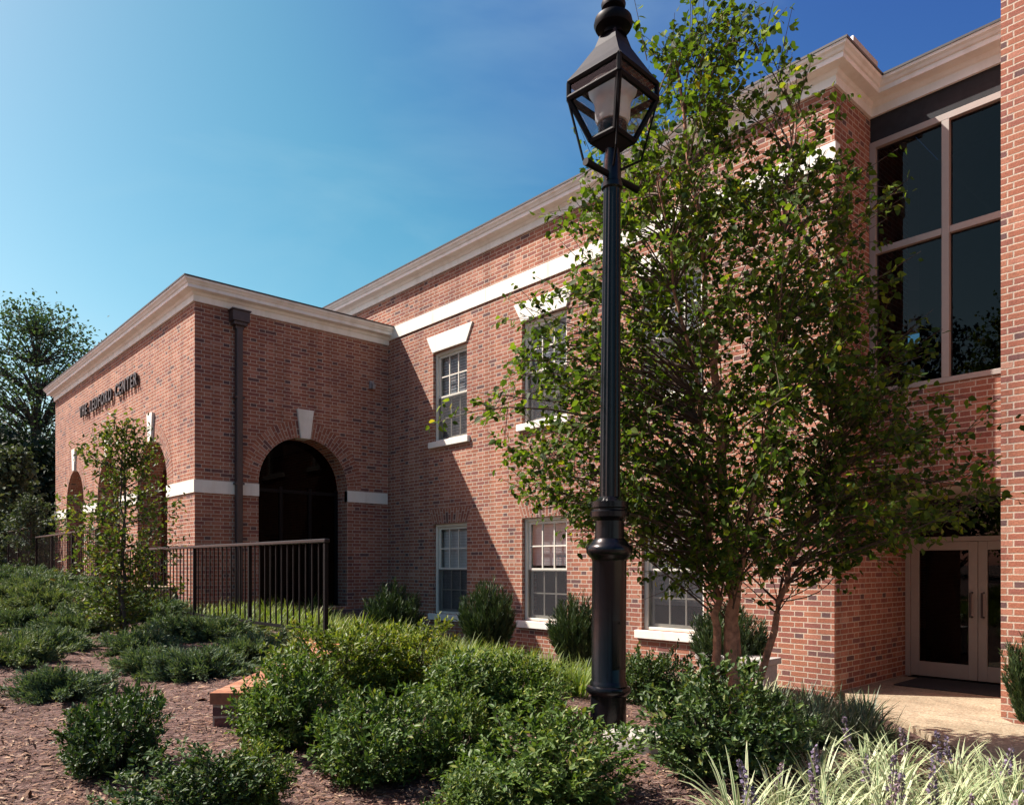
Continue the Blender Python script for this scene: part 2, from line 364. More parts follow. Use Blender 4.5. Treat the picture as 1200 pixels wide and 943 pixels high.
def tag(o, label=None, cat=None, group=None, kind=None):
    if label: o['label'] = label
    if cat: o['category'] = cat
    if group: o['group'] = group
    if kind: o['kind'] = kind
    return o
def thing(name, label, cat, loc=(0, 0, 0), rz=0.0, group=None):
    o = bpy.data.objects.new(name, None); COL.objects.link(o); o.location = loc; o.rotation_euler.z = rz
    o.empty_display_size = .2
    return tag(o, label, cat, group)
def copy_tree(o, parent=None):
    c = o.copy(); COL.objects.link(c); c.parent = parent
    for ch in list(o.children): copy_tree(ch, c)
    return c

def np_mesh(name, V, F, m, parent=None, uv=None, loc=None, smooth=False):
    """V (n,3); F list of equal-size arrays [(k faces, corners)]"""
    me = bpy.data.meshes.new(name)
    me.vertices.add(len(V)); me.vertices.foreach_set('co', np.asarray(V, np.float32).ravel())
    loops = np.concatenate([f.ravel() for f in F]).astype(np.int32)
    tot = np.concatenate([np.full(len(f), f.shape[1]) for f in F]).astype(np.int32)
    st = np.concatenate([[0], np.cumsum(tot)[:-1]]).astype(np.int32)
    me.loops.add(len(loops)); me.loops.foreach_set('vertex_index', loops)
    me.polygons.add(len(tot)); me.polygons.foreach_set('loop_start', st); me.polygons.foreach_set('loop_total', tot)
    if uv is not None:
        ul = me.uv_layers.new(name='UVMap'); ul.data.foreach_set('uv', np.asarray(uv, np.float32)[loops].ravel())
    if smooth: me.polygons.foreach_set('use_smooth', np.ones(len(tot), bool))
    me.update(calc_edges=True); me.validate()
    for mm in (m if isinstance(m, list) else [m]): me.materials.append(M[mm])
    o = bpy.data.objects.new(name, me); COL.objects.link(o)
    if parent: o.parent = parent
    if loc is not None: o.location = loc
    return o

LEAF = {
 'ovate': (np.array([(0,0,0),(.28,-.40,.07),(.62,-.33,.05),(1,0,-.10),(.62,.33,.05),(.28,.40,.07),(.45,0,-.03)]), [(0,1,2,3,6),(0,6,3,4,5)]),
 'lance': (np.array([(0,0,0),(.45,-.5,.12),(1,0,-.06),(.45,.5,.12),(.5,0,0)]), [(0,1,2,4),(0,4,2,3)]),
 'blade': (np.array([(0,-.25,0),(.55,-.5,.02),(1,0,-.05),(.55,.5,.02),(0,.25,0)]), [(0,1,2,3,4)]),
}
def unit(a): return a / np.maximum(np.linalg.norm(a, axis=-1, keepdims=True), 1e-9)
def leaf_arrays(P, D, Up, L, W, shape):
    T, faces = LEAF[shape]
    D = unit(D); Sd = unit(np.cross(D, Up)); Nn = np.cross(Sd, D)
    L = np.broadcast_to(L, len(P))[:, None, None]; W = np.broadcast_to(W, len(P))[:, None, None]
    V = P[:, None, :] + D[:, None, :]*T[None, :, 0:1]*L + Sd[:, None, :]*T[None, :, 1:2]*W + Nn[:, None, :]*T[None, :, 2:3]*L
    k = len(T); idx = np.arange(len(P))[:, None]*k
    F = [idx + np.array(f)[None, :] for f in faces]
    return V.reshape(-1, 3), [np.concatenate(F)] if len({len(f) for f in faces}) == 1 else F
def leaves(name, P, D, Up, L, W, m, shape='ovate', parent=None):
    V, F = leaf_arrays(P, D, Up, L, W, shape)
    return np_mesh(name, V, F, m, parent)
def rvec(n): return unit(rng.normal(size=(n, 3)))

# ------------------------------------------------------------------ terrain
def sstep(a, b, x):
    t = np.clip((x - a) / (b - a), 0, 1); return t*t*(3 - 2*t)
WALK = [(-3.85, 8.6), (-1.5, 6.0), (0.1, 4.3), (1.6, 2.0)]          # bed edge beside the entrance walk
def walk_dist(x, y):          # signed distance to the bed edge, positive on the bed side
    x = np.asarray(x, float); y = np.asarray(y, float); best = np.full(np.broadcast(x, y).shape, 1e9); sg = np.ones_like(best)
    for (ax, ay), (bx, by) in zip(WALK[:-1], WALK[1:]):
        dx, dy = bx-ax, by-ay; t = np.clip(((x-ax)*dx + (y-ay)*dy) / (dx*dx+dy*dy), 0, 1)
        d = np.hypot(x-ax-t*dx, y-ay-t*dy); s = np.sign((dx*(y-ay) - dy*(x-ax)))
        sg = np.where(d < best, s, sg); best = np.minimum(best, d)
    return -best * sg
def ground(x, y):
    x = np.asarray(x, float); y = np.asarray(y, float)
    a = np.clip(.315 - .05*x, .36, 1.38)
    wl = .10 + .55*sstep(-10.5, -13.0, x)
    g = a*(1 - sstep(3.6, 7.4, y)) + wl*sstep(3.6, 7.4, y)
    g = g + .02*np.sin(x*1.9+1)*np.cos(y*1.6) + .012*np.sin(x*4.3+y*3.1)
    ter = (x < -6.35) & (y > 3.44)
    g = np.where(ter, np.minimum(g, np.where(x < -13.9, 1.05, .64)), g)
    d = walk_dist(x, y)
    g = np.where((x > -6) & (y > -2), .0 + (g - .0)*sstep(-.05, .8, d), g)
    g = np.where(y > 8.3, np.minimum(g, np.where(x > -8, -.02, .3)), g)
    return g
xs = np.concatenate([[-600, -300, -150, -90], np.arange(-60, -25, 2.5), np.arange(-25, -14, .4), np.arange(-14, 2.6, .1), [3.5, 5, 8, 14, 25, 60, 150, 300, 600]])
ys = np.concatenate([[-600, -300, -120, -50, -20, -10, -5, -3], np.arange(-2, 9.2, .1), [9.6, 10.5, 12, 15, 20, 26, 34, 45, 60, 90, 150, 300, 600]])
X, Y = np.meshgrid(xs, ys); Z = ground(X, Y)
nx, ny = len(xs), len(ys)
ii = (np.arange(ny-1)[:, None]*nx + np.arange(nx-1)[None, :]).ravel()
o = np_mesh('ground', np.stack([X, Y, Z], -1).reshape(-1, 3), [np.stack([ii, ii+1, ii+nx+1, ii+nx], -1)], 'mulch', smooth=True)
tag(o, kind='structure')
def gz(x, y): return float(ground(x, y))
def at(u, f):        # a spot on the ground in the direction of the photo column u, f metres ahead
    r = (u - 600) / FPX * f
    x, y = RGT*r + FWD*f
    return float(x), float(y)

# walkway
mb = MB(); pts = [(-3.82, 10.35), (-3.82, 8.56), (-1.5, 6.0), (0.1, 4.3), (1.6, 2.0), (6, 2.0), (6, 8.0), (-2.0, 8.0), (-2.15, 8.2), (-2.15, 10.35)]
mb.quad([(x, y, .06) for x, y in pts])
for a, b in zip(pts, pts[1:] + pts[:1]): mb.quad([(a[0], a[1], .06), (a[0], a[1], -.1), (b[0], b[1], -.1), (b[0], b[1], .06)])
tag(mb.build('path', 'paving'), kind='structure')
# terrace floors behind the railing
mb = MB(); mb.box(-24, 3.66, .9, -13.9, 4.6, 1.12); tag(mb.build('upper_terrace_floor', 'paving'), kind='structure')

# ------------------------------------------------------------------ building
YW = 8.4; XW = -12.97; YF = 4.566; XL = -23.47; XJ = -3.83; XP = -2.15; YB = 9.35; YD = 10.45
B = thing('brick_building', 'long two storey red brick building with white cornice and an arched entrance wing', 'building')

def wall(mb, axis, fixed, a0, a1, z0, z1, thick, sign, rects=(), arches=()):
    def pt(a, d, z): return (a, fixed + sign*d, z) if axis == 'x' else (fixed + sign*d, a, z)
    holes = list(rects) + [(c-r, c+r, zb, zs+r) for c, r, zb, zs in arches]
    A = sorted({a0, a1, *[h[0] for h in holes], *[h[1] for h in holes]}); Zs = sorted({z0, z1, *[h[2] for h in holes], *[h[3] for h in holes]})
    A = [a for a in A if a0 <= a <= a1]; Zs = [z for z in Zs if z0 <= z <= z1]
    for d in (0, thick):
        for i in range(len(A)-1):
            for j in range(len(Zs)-1):
                ca, cz = (A[i]+A[i+1])/2, (Zs[j]+Zs[j+1])/2
                if any(h[0] < ca < h[1] and h[2] < cz < h[3] for h in holes): continue
                mb.quad([pt(A[i], d, Zs[j]), pt(A[i+1], d, Zs[j]), pt(A[i+1], d, Zs[j+1]), pt(A[i], d, Zs[j+1])])
        for c, r, zb, zs in arches:
            K = 28
            for k in range(K):
                t0, t1 = math.pi*(1-k/K), math.pi*(1-(k+1)/K)
                p0, p1 = (c+r*math.cos(t0), zs+r*math.sin(t0)), (c+r*math.cos(t1), zs+r*math.sin(t1))
                mb.quad([pt(p0[0], d, p0[1]), pt(p1[0], d, p1[1]), pt(p1[0], d, zs+r), pt(p0[0], d, zs+r)])
    for h in rects:
        c = [(h[0], h[2]), (h[1], h[2]), (h[1], h[3]), (h[0], h[3])]
        for p, q in zip(c, c[1:] + c[:1]): mb.quad([pt(p[0], 0, p[1]), pt(p[0], thick, p[1]), pt(q[0], thick, q[1]), pt(q[0], 0, q[1])])
    for c, r, zb, zs in arches:
        K = 28; prof = [(c-r, zb)] + [(c+r*math.cos(math.pi*(1-k/K)), zs+r*math.sin(math.pi*(1-k/K))) for k in range(K+1)] + [(c+r, zb)]
        s = 0
        for p, q in zip(prof[:-1], prof[1:]):
            L = math.hypot(p[0]-q[0], p[1]-q[1])
            mb.quad([pt(p[0], 0, p[1]), pt(p[0], thick, p[1]), pt(q[0], thick, q[1]), pt(q[0], 0, q[1])], [(0, s), (thick, s), (thick, s+L), (0, s+L)]); s += L
    for a in (a0, a1): mb.quad([pt(a, 0, z0), pt(a, thick, z0), pt(a, thick, z1), pt(a, 0, z1)])

WX = [-11.44, -8.995, -6.55]; WW = 1.01; WH = 1.67; ZLO = .60; ZUP = 3.80
ARC = [(-15.24, .89), (-18.25, .89), (-21.28, .89)]; ZS = 2.98
TOP = 6.9
rects = [(x, x+WW, z, z+WH) for x in WX for z in (ZLO, ZUP)]
mb = MB(); wall(mb, 'x', YW, XW+.001, XJ, -.3, TOP, .35, 1, rects)
mb.build('wall', 'brick', B)
mb = MB(); wall(mb, 'y', XJ, YW+.352, YD+.1, -.3, TOP, .35, -1); mb.build('wall', 'brick', B)          # jamb of the entrance bay
mb = MB(); wall(mb, 'x', YB, XJ, XP, 2.42, 3.56, .35, 1); mb.build('spandrel_wall', 'brick', B)
mb = MB(); wall(mb, 'x', YW, -24.4, XW+.001, 4.2, TOP, .35, 1); mb.build('wall', 'brick', B)
mb = MB(); mb.box(-24.4, YW+.36, -.3, -24.05, 20, TOP); mb.box(-24.05, 19.65, -.3, 6, 20, TOP); mb.build('wall', 'brick', B)
mb = MB(); mb.box(XP, 8.2, -.3, 6, 19.6, 10.5); mb.build('tower_wall', 'brick', B)
mb = MB(); mb.box(XP-.12, 8.08, 10.5, 6.1, 19.7, 10.85); mb.build('tower_coping', 'stone', B)
# wing
mb = MB(); wall(mb, 'x', YF, XL, XW, .3, 5.94, .45, 1, (), [(c, r, .72, ZS) for c, r in ARC]); mb.build('wing_wall', 'brick', B)
CS = 6.57; RS = .89
mb = MB(); wall(mb, 'y', XW, YF+.452, YW-.001, .1, 5.94, .45, -1, (), [(CS, RS, .72, ZS)]); mb.build('wing_wall', 'brick', B)
mb = MB(); wall(mb, 'y', XL, YF+.452, YW, .1, 5.94, .45, 1); mb.build('wing_wall', 'brick', B)
mb = MB(); mb.box(XL+.46, YF+.46, .5, XW-.46, YW, .715); mb.build('arcade_floor', 'paving', B)
mb = MB(); mb.box(XL+.46, YF+.46, 4.25, XW-.46, YW-.01, 4.4); mb.build('arcade_ceiling', 'plaster', B)
mb = MB(); wall(mb, 'x', YW, XL+.46, XW-.46, .7, 4.25, .2, 1); mb.build('arcade_wall', 'brick', B)

# arch rings and keystones
def arch_ring(c, r, zs, axis, fixed, sign, t=.31):
    mb = MB(); K = 40; d = -.004*sign
    def pt(a, z): return (a, fixed+d, z) if axis == 'x' else (fixed+d, a, z)
    for k in range(K):
        t0, t1 = math.pi*k/K, math.pi*(k+1)/K
        P = [(c+q*math.cos(t), zs+q*math.sin(t)) for q, t in ((r, t0), (r+t, t0), (r+t, t1), (r, t1))]
        m0, m1 = t0*(r+.15), t1*(r+.15)
        mb.quad([pt(*p) for p in P], [(0, m0), (t, m0), (t, m1), (0, m1)])
    return mb.build('arch_ring', 'brick', B)
def keystone(c, r, zs, axis, fixed, sign):
    mb = MB(); z0, z1 = zs+r-.02, zs+r+.52; a, b = .095, .165
    poly = [(c-a, z0), (c+a, z0), (c+b, z1), (c-b, z1)]
    if axis == 'x': mb.prism(poly, fixed - sign*.05, fixed + sign*.2)
    else:
        i = MB().prism(poly, fixed - sign*.05, fixed + sign*.2); i.v = [(y, x, z) for x, y, z in i.v]; i.f = [f[::-1] for f in i.f]; mb = i
    return mb.build('keystone', 'stone', B, bev=.006)
for c, r in ARC: arch_ring(c, r, ZS, 'x', YF, 1); keystone(c, r, ZS, 'x', YF, 1)
arch_ring(CS, RS, ZS, 'y', XW, -1); keystone(CS, RS, ZS, 'y', XW, -1)
# bands of cast stone, in blocks
def band(a0, a1, z0, z1, axis, fixed, sign, blk=1.2, name='stone_band'):
    mb = MB(); n = max(1, round((a1-a0)/blk)); w_ = (a1-a0)/n
    for i in range(n):
        p, q = a0+i*w_+(.003 if i else 0), a0+(i+1)*w_-(.003 if i < n-1 else 0)
        if axis == 'x': mb.box(p, fixed-sign*.022, z0, q, fixed+sign*.1, z1)
        else: mb.box(fixed-sign*.022, p, z0, fixed+sign*.1, q, z1)
    return mb.build(name, 'stone', B)
band(XW+.03, XJ+.02, 6.03, 6.27, 'x', YW, 1, 1.62)
ZB0, ZB1 = 2.73, 2.945
ed = [XL] + [v for c, r in sorted(ARC) for v in (c-r, c+r)] + [XW+.022]
for a, b in zip(ed[::2], ed[1::2]): band(a-(0.02 if a == XL else 0), b, ZB0, ZB1, 'x', YF, 1)
band(YF+.102, CS-RS, ZB0, ZB1, 'y', XW, -1); band(CS+RS, YW-.03, ZB0, ZB1, 'y', XW, -1)

# cornices
def cornice(path, zb, name):
    prof = [(0, 0), (.035, 0), (.035, .10), (.055, .115), (.075, .15), (.165, .165), (.178, .17), (.178, .225), (.195, .235), (.21, .262), (.235, .285), (.24, .315), (0, .32)]
    prof2 = [(0, .322), (.25, .316), (.252, .34), (0, .35)]
    for pr, m_, nm in ((prof, 'white', name), (prof2, 'roof', 'drip_edge')):
        mb = MB(); P = [Vector(p) for p in path]; nr = []
        for a, b in zip(P[:-1], P[1:]):
            d = (b-a).normalized(); nr.append(Vector((d.y, -d.x)))
        mit = [nr[0]]
        for a, b in zip(nr[:-1], nr[1:]): mit.append((a+b) / (1 + a.dot(b)))
        mit.append(nr[-1])
        for k in range(len(P)-1):
            for (o0, z0), (o1, z1) in zip(pr[:-1], pr[1:]):
                q = [P[k]+mit[k]*o0, P[k+1]+mit[k+1]*o0, P[k+1]+mit[k+1]*o1, P[k]+mit[k]*o1]
                mb.quad([(q[0].x, q[0].y, zb+z0), (q[1].x, q[1].y, zb+z0), (q[2].x, q[2].y, zb+z1), (q[3].x, q[3].y, zb+z1)])
        for k in (0, len(P)-1):
            mb.quad([(P[k].x+mit[k].x*o_, P[k].y+mit[k].y*o_, zb+z_) for o_, z_ in pr])
        mb.build(nm, m_, B)
cornice([(-24.4, 20), (-24.4, YW), (XJ, YW), (XJ, YB), (XP-.002, YB)], TOP, 'cornice')
cornice([(XL, YW), (XL, YF), (XW, YF), (XW, YW)], 5.94, 'wing_cornice')
mb = MB()
def hip(mb, x0, y0, x1, y1, z, h, ins):
    a = [(x0, y0, z), (x1, y0, z), (x1, y1, z), (x0, y1, z)]; b = [(x0+ins, y0+ins, z+h), (x1-ins, y0+ins, z+h), (x1-ins, y1-ins, z+h), (x0+ins, y1-ins, z+h)]
    for i in range(4): mb.quad([a[i], a[(i+1) % 4], b[(i+1) % 4], b[i]])
    mb.quad(b)
hip(mb, -24.4, YW, XJ, 20, 7.25, .5, 5); hip(mb, XJ, YB, XP-.01, 20, 7.253, .2, .6); mb.build('roof', 'roof', B)
mb = MB(); hip(mb, XL, YF, XW, YW-.01, 6.29, .25, 1.6); mb.build('wing_roof', 'roof', B)
mb = MB(); mb.prism([(-3.75, 7.245), (-3.60, 7.245), (-3.595, 7.33), (-3.615, 7.335), (-3.73, 7.27)], 8.35, 9.0); mb.build('roof_flashing', 'zinc', B)

# windows
def window(x, z, upper, k):
    W_, H_ = WW, WH; y0 = .06
    mb = MB()
    for a in ((0, 0, .06, H_), (W_-.06, 0, W_, H_), (.06, H_-.06, W_-.06, H_), (.06, 0, W_-.06, .045)): mb.box(a[0]+.002, y0, a[1]+.002, a[2]-.002, y0+.14, a[3]-.002)
    fo = mb.build('window', 'trim', B, bev=.004, loc=(x, YW, z))
    mid = .045 + (H_-.105)*.5
    for nm, zz0, zz1, yy in (('upper_sash', mid-.02, H_-.06, y0+.035), ('lower_sash', .045, mid+.02, y0+.075)):
        s = MB(); st = .045
        s.box(.062, yy, zz0, .062+st, yy+.035, zz1); s.box(W_-.062-st, yy, zz0, W_-.062, yy+.035, zz1)
        s.box(.062+st, yy, zz0, W_-.062-st, yy+.035, zz0+st); s.box(.062+st, yy, zz1-st, W_-.062-st, yy+.035, zz1)
        gx0, gx1, gz0, gz1 = .062+st, W_-.062-st, zz0+st, zz1-st
        for q in (1, 2):
            xm = gx0+(gx1-gx0)*q/3; s.box(xm-.011, yy+.006, gz0, xm+.011, yy+.03, gz1)
        zm = (gz0+gz1)/2; s.box(gx0, yy+.0075, zm-.011, gx1, yy+.0285, zm+.011)
        so_ = s.build(nm, 'trim', fo)
        g = MB(); g.quad([(gx0, yy+.018, gz0), (gx1, yy+.018, gz0), (gx1, yy+.018, gz1), (gx0, yy+.018, gz1)]); g.build('pane', 'glass', fo)
    g = MB(); g.quad([(.055, y0+.03, .05), (W_-.055, y0+.03, .05), (W_-.055, y0+.03, mid), (.055, y0+.03, mid)]); g.build('insect_screen', 'screen', fo)
    b = MB(); yb = y0+.125
    zb0 = [.05, .03, .9, .03, .35, .03][k]
    nb = 30
    for i in range(nb):
        zz = H_-.03-(H_-.03-zb0)*(i+.5)/nb; hh = (H_-.03-zb0)/nb*.48
        b.quad([(.03, yb, zz-hh), (W_-.03, yb, zz-hh), (W_-.03, yb+.012, zz+hh), (.03, yb+.012, zz+hh)])
    b.build('blind', 'blind', fo)
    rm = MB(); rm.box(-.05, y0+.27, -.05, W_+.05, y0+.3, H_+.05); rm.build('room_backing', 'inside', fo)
    sl_ = MB(); zt = 0; sl_.box(-.085, -.06, -.115, W_+.085, .12, -.002); sl_.build('sill', 'stone', fo, bev=.008)
    if upper:
        l = MB(); l.prism([(0, H_+.002), (W_, H_+.002), (W_+.18, H_+.317), (-.18, H_+.317)], -.025, .2); l.build('lintel', 'stone', fo, bev=.005)
    else:
        l = MB(); hh = .27; fl = .13; n_ = 15
        for i in range(n_):
            b0, b1, t0, t1 = W_*i/n_, W_*(i+1)/n_, -fl+(W_+2*fl)*i/n_, -fl+(W_+2*fl)*(i+1)/n_
            l.quad([(b0, -.004, H_), (b1, -.004, H_), (t1, -.004, H_+hh), (t0, -.004, H_+hh)], [(.0, i*RH), (.0, (i+1)*RH), (.268, (i+1)*RH), (.268, i*RH)])
        l.build('lintel', 'brick', fo)
    return fo
k = 0
for x in WX:
    for z, up in ((ZLO, False), (ZUP, True)): window(x, z, up, k); k += 1

# tall glazing over the entrance
def bars(mb, lst, y0, y1):
    for x0, z0, x1, z1 in lst: mb.box(x0, y0, z0, x1, y1, z1)
mb = MB(); y0 = YB-.02; e = .002
x0, x1, xm, z0, z1, zt = XJ+e, XP-e, -2.99, 3.562, 6.60, 5.28
bars(mb, [(x0, z0, x0+.07, z1), (x1-.07, z0, x1, z1), (x0+.07, z1-.075, x1-.07, z1), (x0+.07, z0, x1-.07, z0+.06), (xm-.04, z0+.06, xm+.04, z1-.075)], y0, y0+.12)
bars(mb, [(x0+.07, zt-.038, xm-.04, zt+.038), (xm+.04, zt-.038, x1-.07, zt+.038)], y0+.004, y0+.11)
win = mb.build('tall_window', 'beige', B, bev=.004)
mb = MB()
mb.quad([(x0+.07, y0+.06, z0+.06), (x1-.07, y0+.06, z0+.06), (x1-.07, y0+.06, z1-.075), (x0+.07, y0+.06, z1-.075)]); mb.build('pane', 'darkglass', win)
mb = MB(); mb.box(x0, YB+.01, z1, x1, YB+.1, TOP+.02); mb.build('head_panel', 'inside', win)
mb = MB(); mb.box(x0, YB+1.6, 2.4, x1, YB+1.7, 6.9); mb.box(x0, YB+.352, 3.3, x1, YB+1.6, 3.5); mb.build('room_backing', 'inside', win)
# entrance doors
mb = MB(); dz1 = 2.40; dh = 1.80
bars(mb, [(x0, .06, x0+.06, dz1), (x1-.06, .06, x1, dz1), (x0+.06, dz1-.06, x1-.06, dz1), (x0+.06, dh, x1-.06, dh+.06)], YD, YD+.1)
ent = mb.build('entrance', 'beige', B, bev=.004)
for a, b, hx in ((x0+.063, -2.993, -2.993-.06), (-2.987, x1-.063, -2.987+.06)):
    mb = MB(); s = .10
    bars(mb, [(a, .075, a+s, dh-.004), (b-s, .075, b, dh-.004), (a+s, .075, b-s, .26), (a+s, dh-.11, b-s, dh-.004)], YD+.02, YD+.07)
    dr = mb.build('door', 'beige', ent, bev=.003)
    mb = MB(); mb.quad([(a+s, YD+.045, .26), (b-s, YD+.045, .26), (b-s, YD+.045, dh-.11), (a+s, YD+.045, dh-.11)]); mb.build('pane', 'darkglass', dr)
    mb = MB(); mb.tube([(hx, YD+.02, .86), (hx, YD-.05, .86), (hx, YD-.05, 1.16), (hx, YD+.02, 1.16)], .013, 8); mb.build('handle', 'bronze', dr, smooth=True)
mb = MB(); mb.quad([(x0+.06, YD+.05, dh+.06), (x1-.06, YD+.05, dh+.06), (x1-.06, YD+.05, dz1-.06), (x0+.06, YD+.05, dz1-.06)]); mb.build('transom_pane', 'darkglass', ent)
mb = MB(); mb.box(x0, YB+.352, dz1, x1, YD+1.5, dz1+.08); mb.build('porch_soffit', 'plaster', B)
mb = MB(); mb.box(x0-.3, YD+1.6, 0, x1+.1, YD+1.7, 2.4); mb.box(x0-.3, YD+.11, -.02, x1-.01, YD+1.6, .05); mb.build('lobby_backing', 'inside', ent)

# near black sheet and bars standing in for the shade inside the side arch
XG = XW-.36
mb = MB()
def ybar(y_0, z_0, y_1, z_1, xx=XG, t=.06): mb.box(xx, y_0, z_0, xx-t, y_1, z_1)
for yy in (CS-RS+.001, CS-.325, CS+.265, CS+RS-.061): ybar(yy, .72, yy+.06, 2.97)
ybar(CS-RS+.062, 2.86, CS-.327, 2.92); ybar(CS-.263, 2.86, CS+.263, 2.92); ybar(CS+.327, 2.86, CS+RS-.063, 2.92)
arc = mb.build('arch_shade_screen', 'dullblack', B)
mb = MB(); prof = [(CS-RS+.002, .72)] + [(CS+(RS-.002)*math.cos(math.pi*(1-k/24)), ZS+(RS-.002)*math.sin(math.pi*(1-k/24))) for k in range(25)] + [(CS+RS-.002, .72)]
mb.quad([(XG-.03, a, b) for a, b in prof]); mb.build('pane', 'archshade', arc)  # near black sheet in place of the shaded arcade

# downspout with conductor head, wall fixture
mb = MB(); yd = 5.29; mb.box(XW+.02, yd-.055, .75, XW+.13, yd+.055, 5.62); dsp = mb.build('downspout', 'bronze', B, bev=.012)
mb = MB()
for a, b, c_ in ((5.60, 5.66, .075), (5.66, 5.72, .12), (5.72, 5.90, .15), (5.90, 5.925, .17)): mb.box(XW+.003, yd-c_, a, XW+.05+c_, yd+c_, b)
mb.build('conductor_head', 'bronze', dsp, bev=.006)
for zz in (1.4, 2.9, 4.4):
    mb = MB(); mb.box(XW+.003, yd-.08, zz, XW+.135, yd+.08, zz+.035); mb.build('strap', 'bronze', dsp)
mb = MB(); mb.box(XW, 7.95, 5.0, XW+.05, 8.03, 5.16); mb.prism([(XW+.05, 5.02), (XW+.13, 4.99), (XW+.14, 5.07), (XW+.05, 5.12)], 7.96, 8.02); mb.build('wall_light', 'zinc', B, bev=.004)

# lettering
sign = thing('building_sign', 'dark raised capital letters spelling out the building name across the wing front', 'sign', (-18.24, YF, 5.20))
def glyph(ch):
    cu = bpy.data.curves.new('glyph', 'FONT'); cu.body = ch; cu.size = .36; cu.extrude = .02; cu.offset = .008
    ob = bpy.data.objects.new('glyph', cu); COL.objects.link(ob)
    dg = bpy.context.evaluated_depsgraph_get(); me = bpy.data.meshes.new_from_object(ob.evaluated_get(dg))
    COL.objects.unlink(ob); bpy.data.objects.remove(ob); return me
TXT = 'THE LEDFORD CENTER'; cache = {}; cur = 0; items = []
for ch in TXT:
    if ch == ' ': cur += .21; continue
    if ch not in cache:
        me = glyph(ch); me.name = 'letter'; xsv = [v.co.x for v in me.vertices]; cache[ch] = (me, min(xsv), max(xsv))
        me.materials.append(M['letter'])
    me, lo, hi = cache[ch]; items.append((me, cur-lo)); cur += hi-lo+.075
scl = 4.68/cur
for me, x in items:
    o = bpy.data.objects.new('letter', me); COL.objects.link(o); o.parent = sign
    o.location = (x*scl-2.34, -.045, -.125); o.rotation_euler = (R(90), 0, 0); o.scale = (scl, 1, 1)

# ------------------------------------------------------------------ retaining wall
def coped_wall(name, label, x0, y0, x1, y1, z0, z1, wd):
    d = Vector((x1-x0, y1-y0)); L = d.length; d.normalize()
    t = thing(name, label, 'wall', ((x0+x1)/2, (y0+y1)/2, z0), math.atan2(d.y, d.x))
    mb = MB(); mb.box(-L/2+.015, -wd/2+.015, 0, L/2-.015, wd/2-.015, z1-z0-.07); mb.build('wall', 'brick', t)
    mb = MB(); n = int(L/.0725)
    for i in range(n):
        a = -L/2+L*i/n; b = -L/2+L*(i+1)/n; j = random.uniform(0, .004)
        mb.box(a+.004, -wd/2, z1-z0-.068, b-.004, wd/2, z1-z0+j)
    mb.build('brick_coping', 'coping', t, bev=.004)
    mb = MB(); mb.box(-L/2+.006, -wd/2+.006, z1-z0-.069, L/2-.006, wd/2-.006, z1-z0-.004); mb.build('mortar_bed', 'mortar', t)
    return t
M['coping'] = leaf_mat('coping_brick', [(0, (.30, .11, .06)), (.5, (.38, .16, .09)), (1, (.46, .23, .14))], 0, .85, .2)
M['mortar'] = plain('mortar', (.42, .36, .31), .9)
coped_wall('retaining_wall', 'low brick wall with rowlock coping running under the black railing', -13.9, 3.53, -6.30, 3.53, .35, .745, .24)
coped_wall('retaining_wall', 'low brick garden wall running diagonally out from the railing end to a square end block in the mulch', -6.22, 3.36, -4.40, 1.76, .28, .745, .26)
coped_wall('retaining_wall', 'raised brick terrace edge below the far upper railing at the left end of the wing', -24, 3.53, -14.0, 3.53, .8, 1.17, .24)

# ------------------------------------------------------------------ railings
def railing(label, xs_, y, zt, zb, grp=None):
    t = thing('metal_railing', label, 'railing', (xs_[0], y, zb), 0, grp)
    L = xs_[-1]-xs_[0]
    mb = MB(); mb.box(-.03 if L > 0 else .03, -.028, zt-zb-.035, L, .028, zt-zb); mb.build('top_rail', 'railtop', t, bev=.006)
    mb = MB(); mb.box(0, -.014, .11, L, .014, .14); mb.build('bottom_rail', 'rail', t)
    post = MB().box(-.019, -.019, 0, .019, .019, zt-zb-.036); pm = None
    for x in xs_:
        if pm is None: pm = post.build('post', 'rail', t, bev=.003); p = pm
        else: p = pm.copy(); COL.objects.link(p)
        p.location = (x-xs_[0], 0, 0)
    bm_ = None
    for a, b in zip(xs_[:-1], xs_[1:]):
        n = max(2, round(abs(b-a)/.135))
        for i in range(1, n):
            x = a+(b-a)*i/n-xs_[0]
            if bm_ is None: bm_ = MB().box(-.0065, -.0065, .14, .0065, .0065, zt-zb-.035).build('baluster', 'rail', t); o = bm_
            else: o = bm_.copy(); COL.objects.link(o)
            o.location = (x, 0, 0)
    return t
railing('near black metal railing with thin balusters in front of the arched wing', [-6.44, -8.17, -9.88, -11.6, -13.3], 3.476, 1.75, .745)
railing('black metal railing on the upper terrace at the far left pier of the wing', [-14.6, -16.4, -18.2, -19.8], 3.476, 2.145, 1.17)
railing('highest and farthest black metal railing at the left edge beside the bushes', [-20.6, -22.0, -23.4], 3.476, 2.39, 1.17)

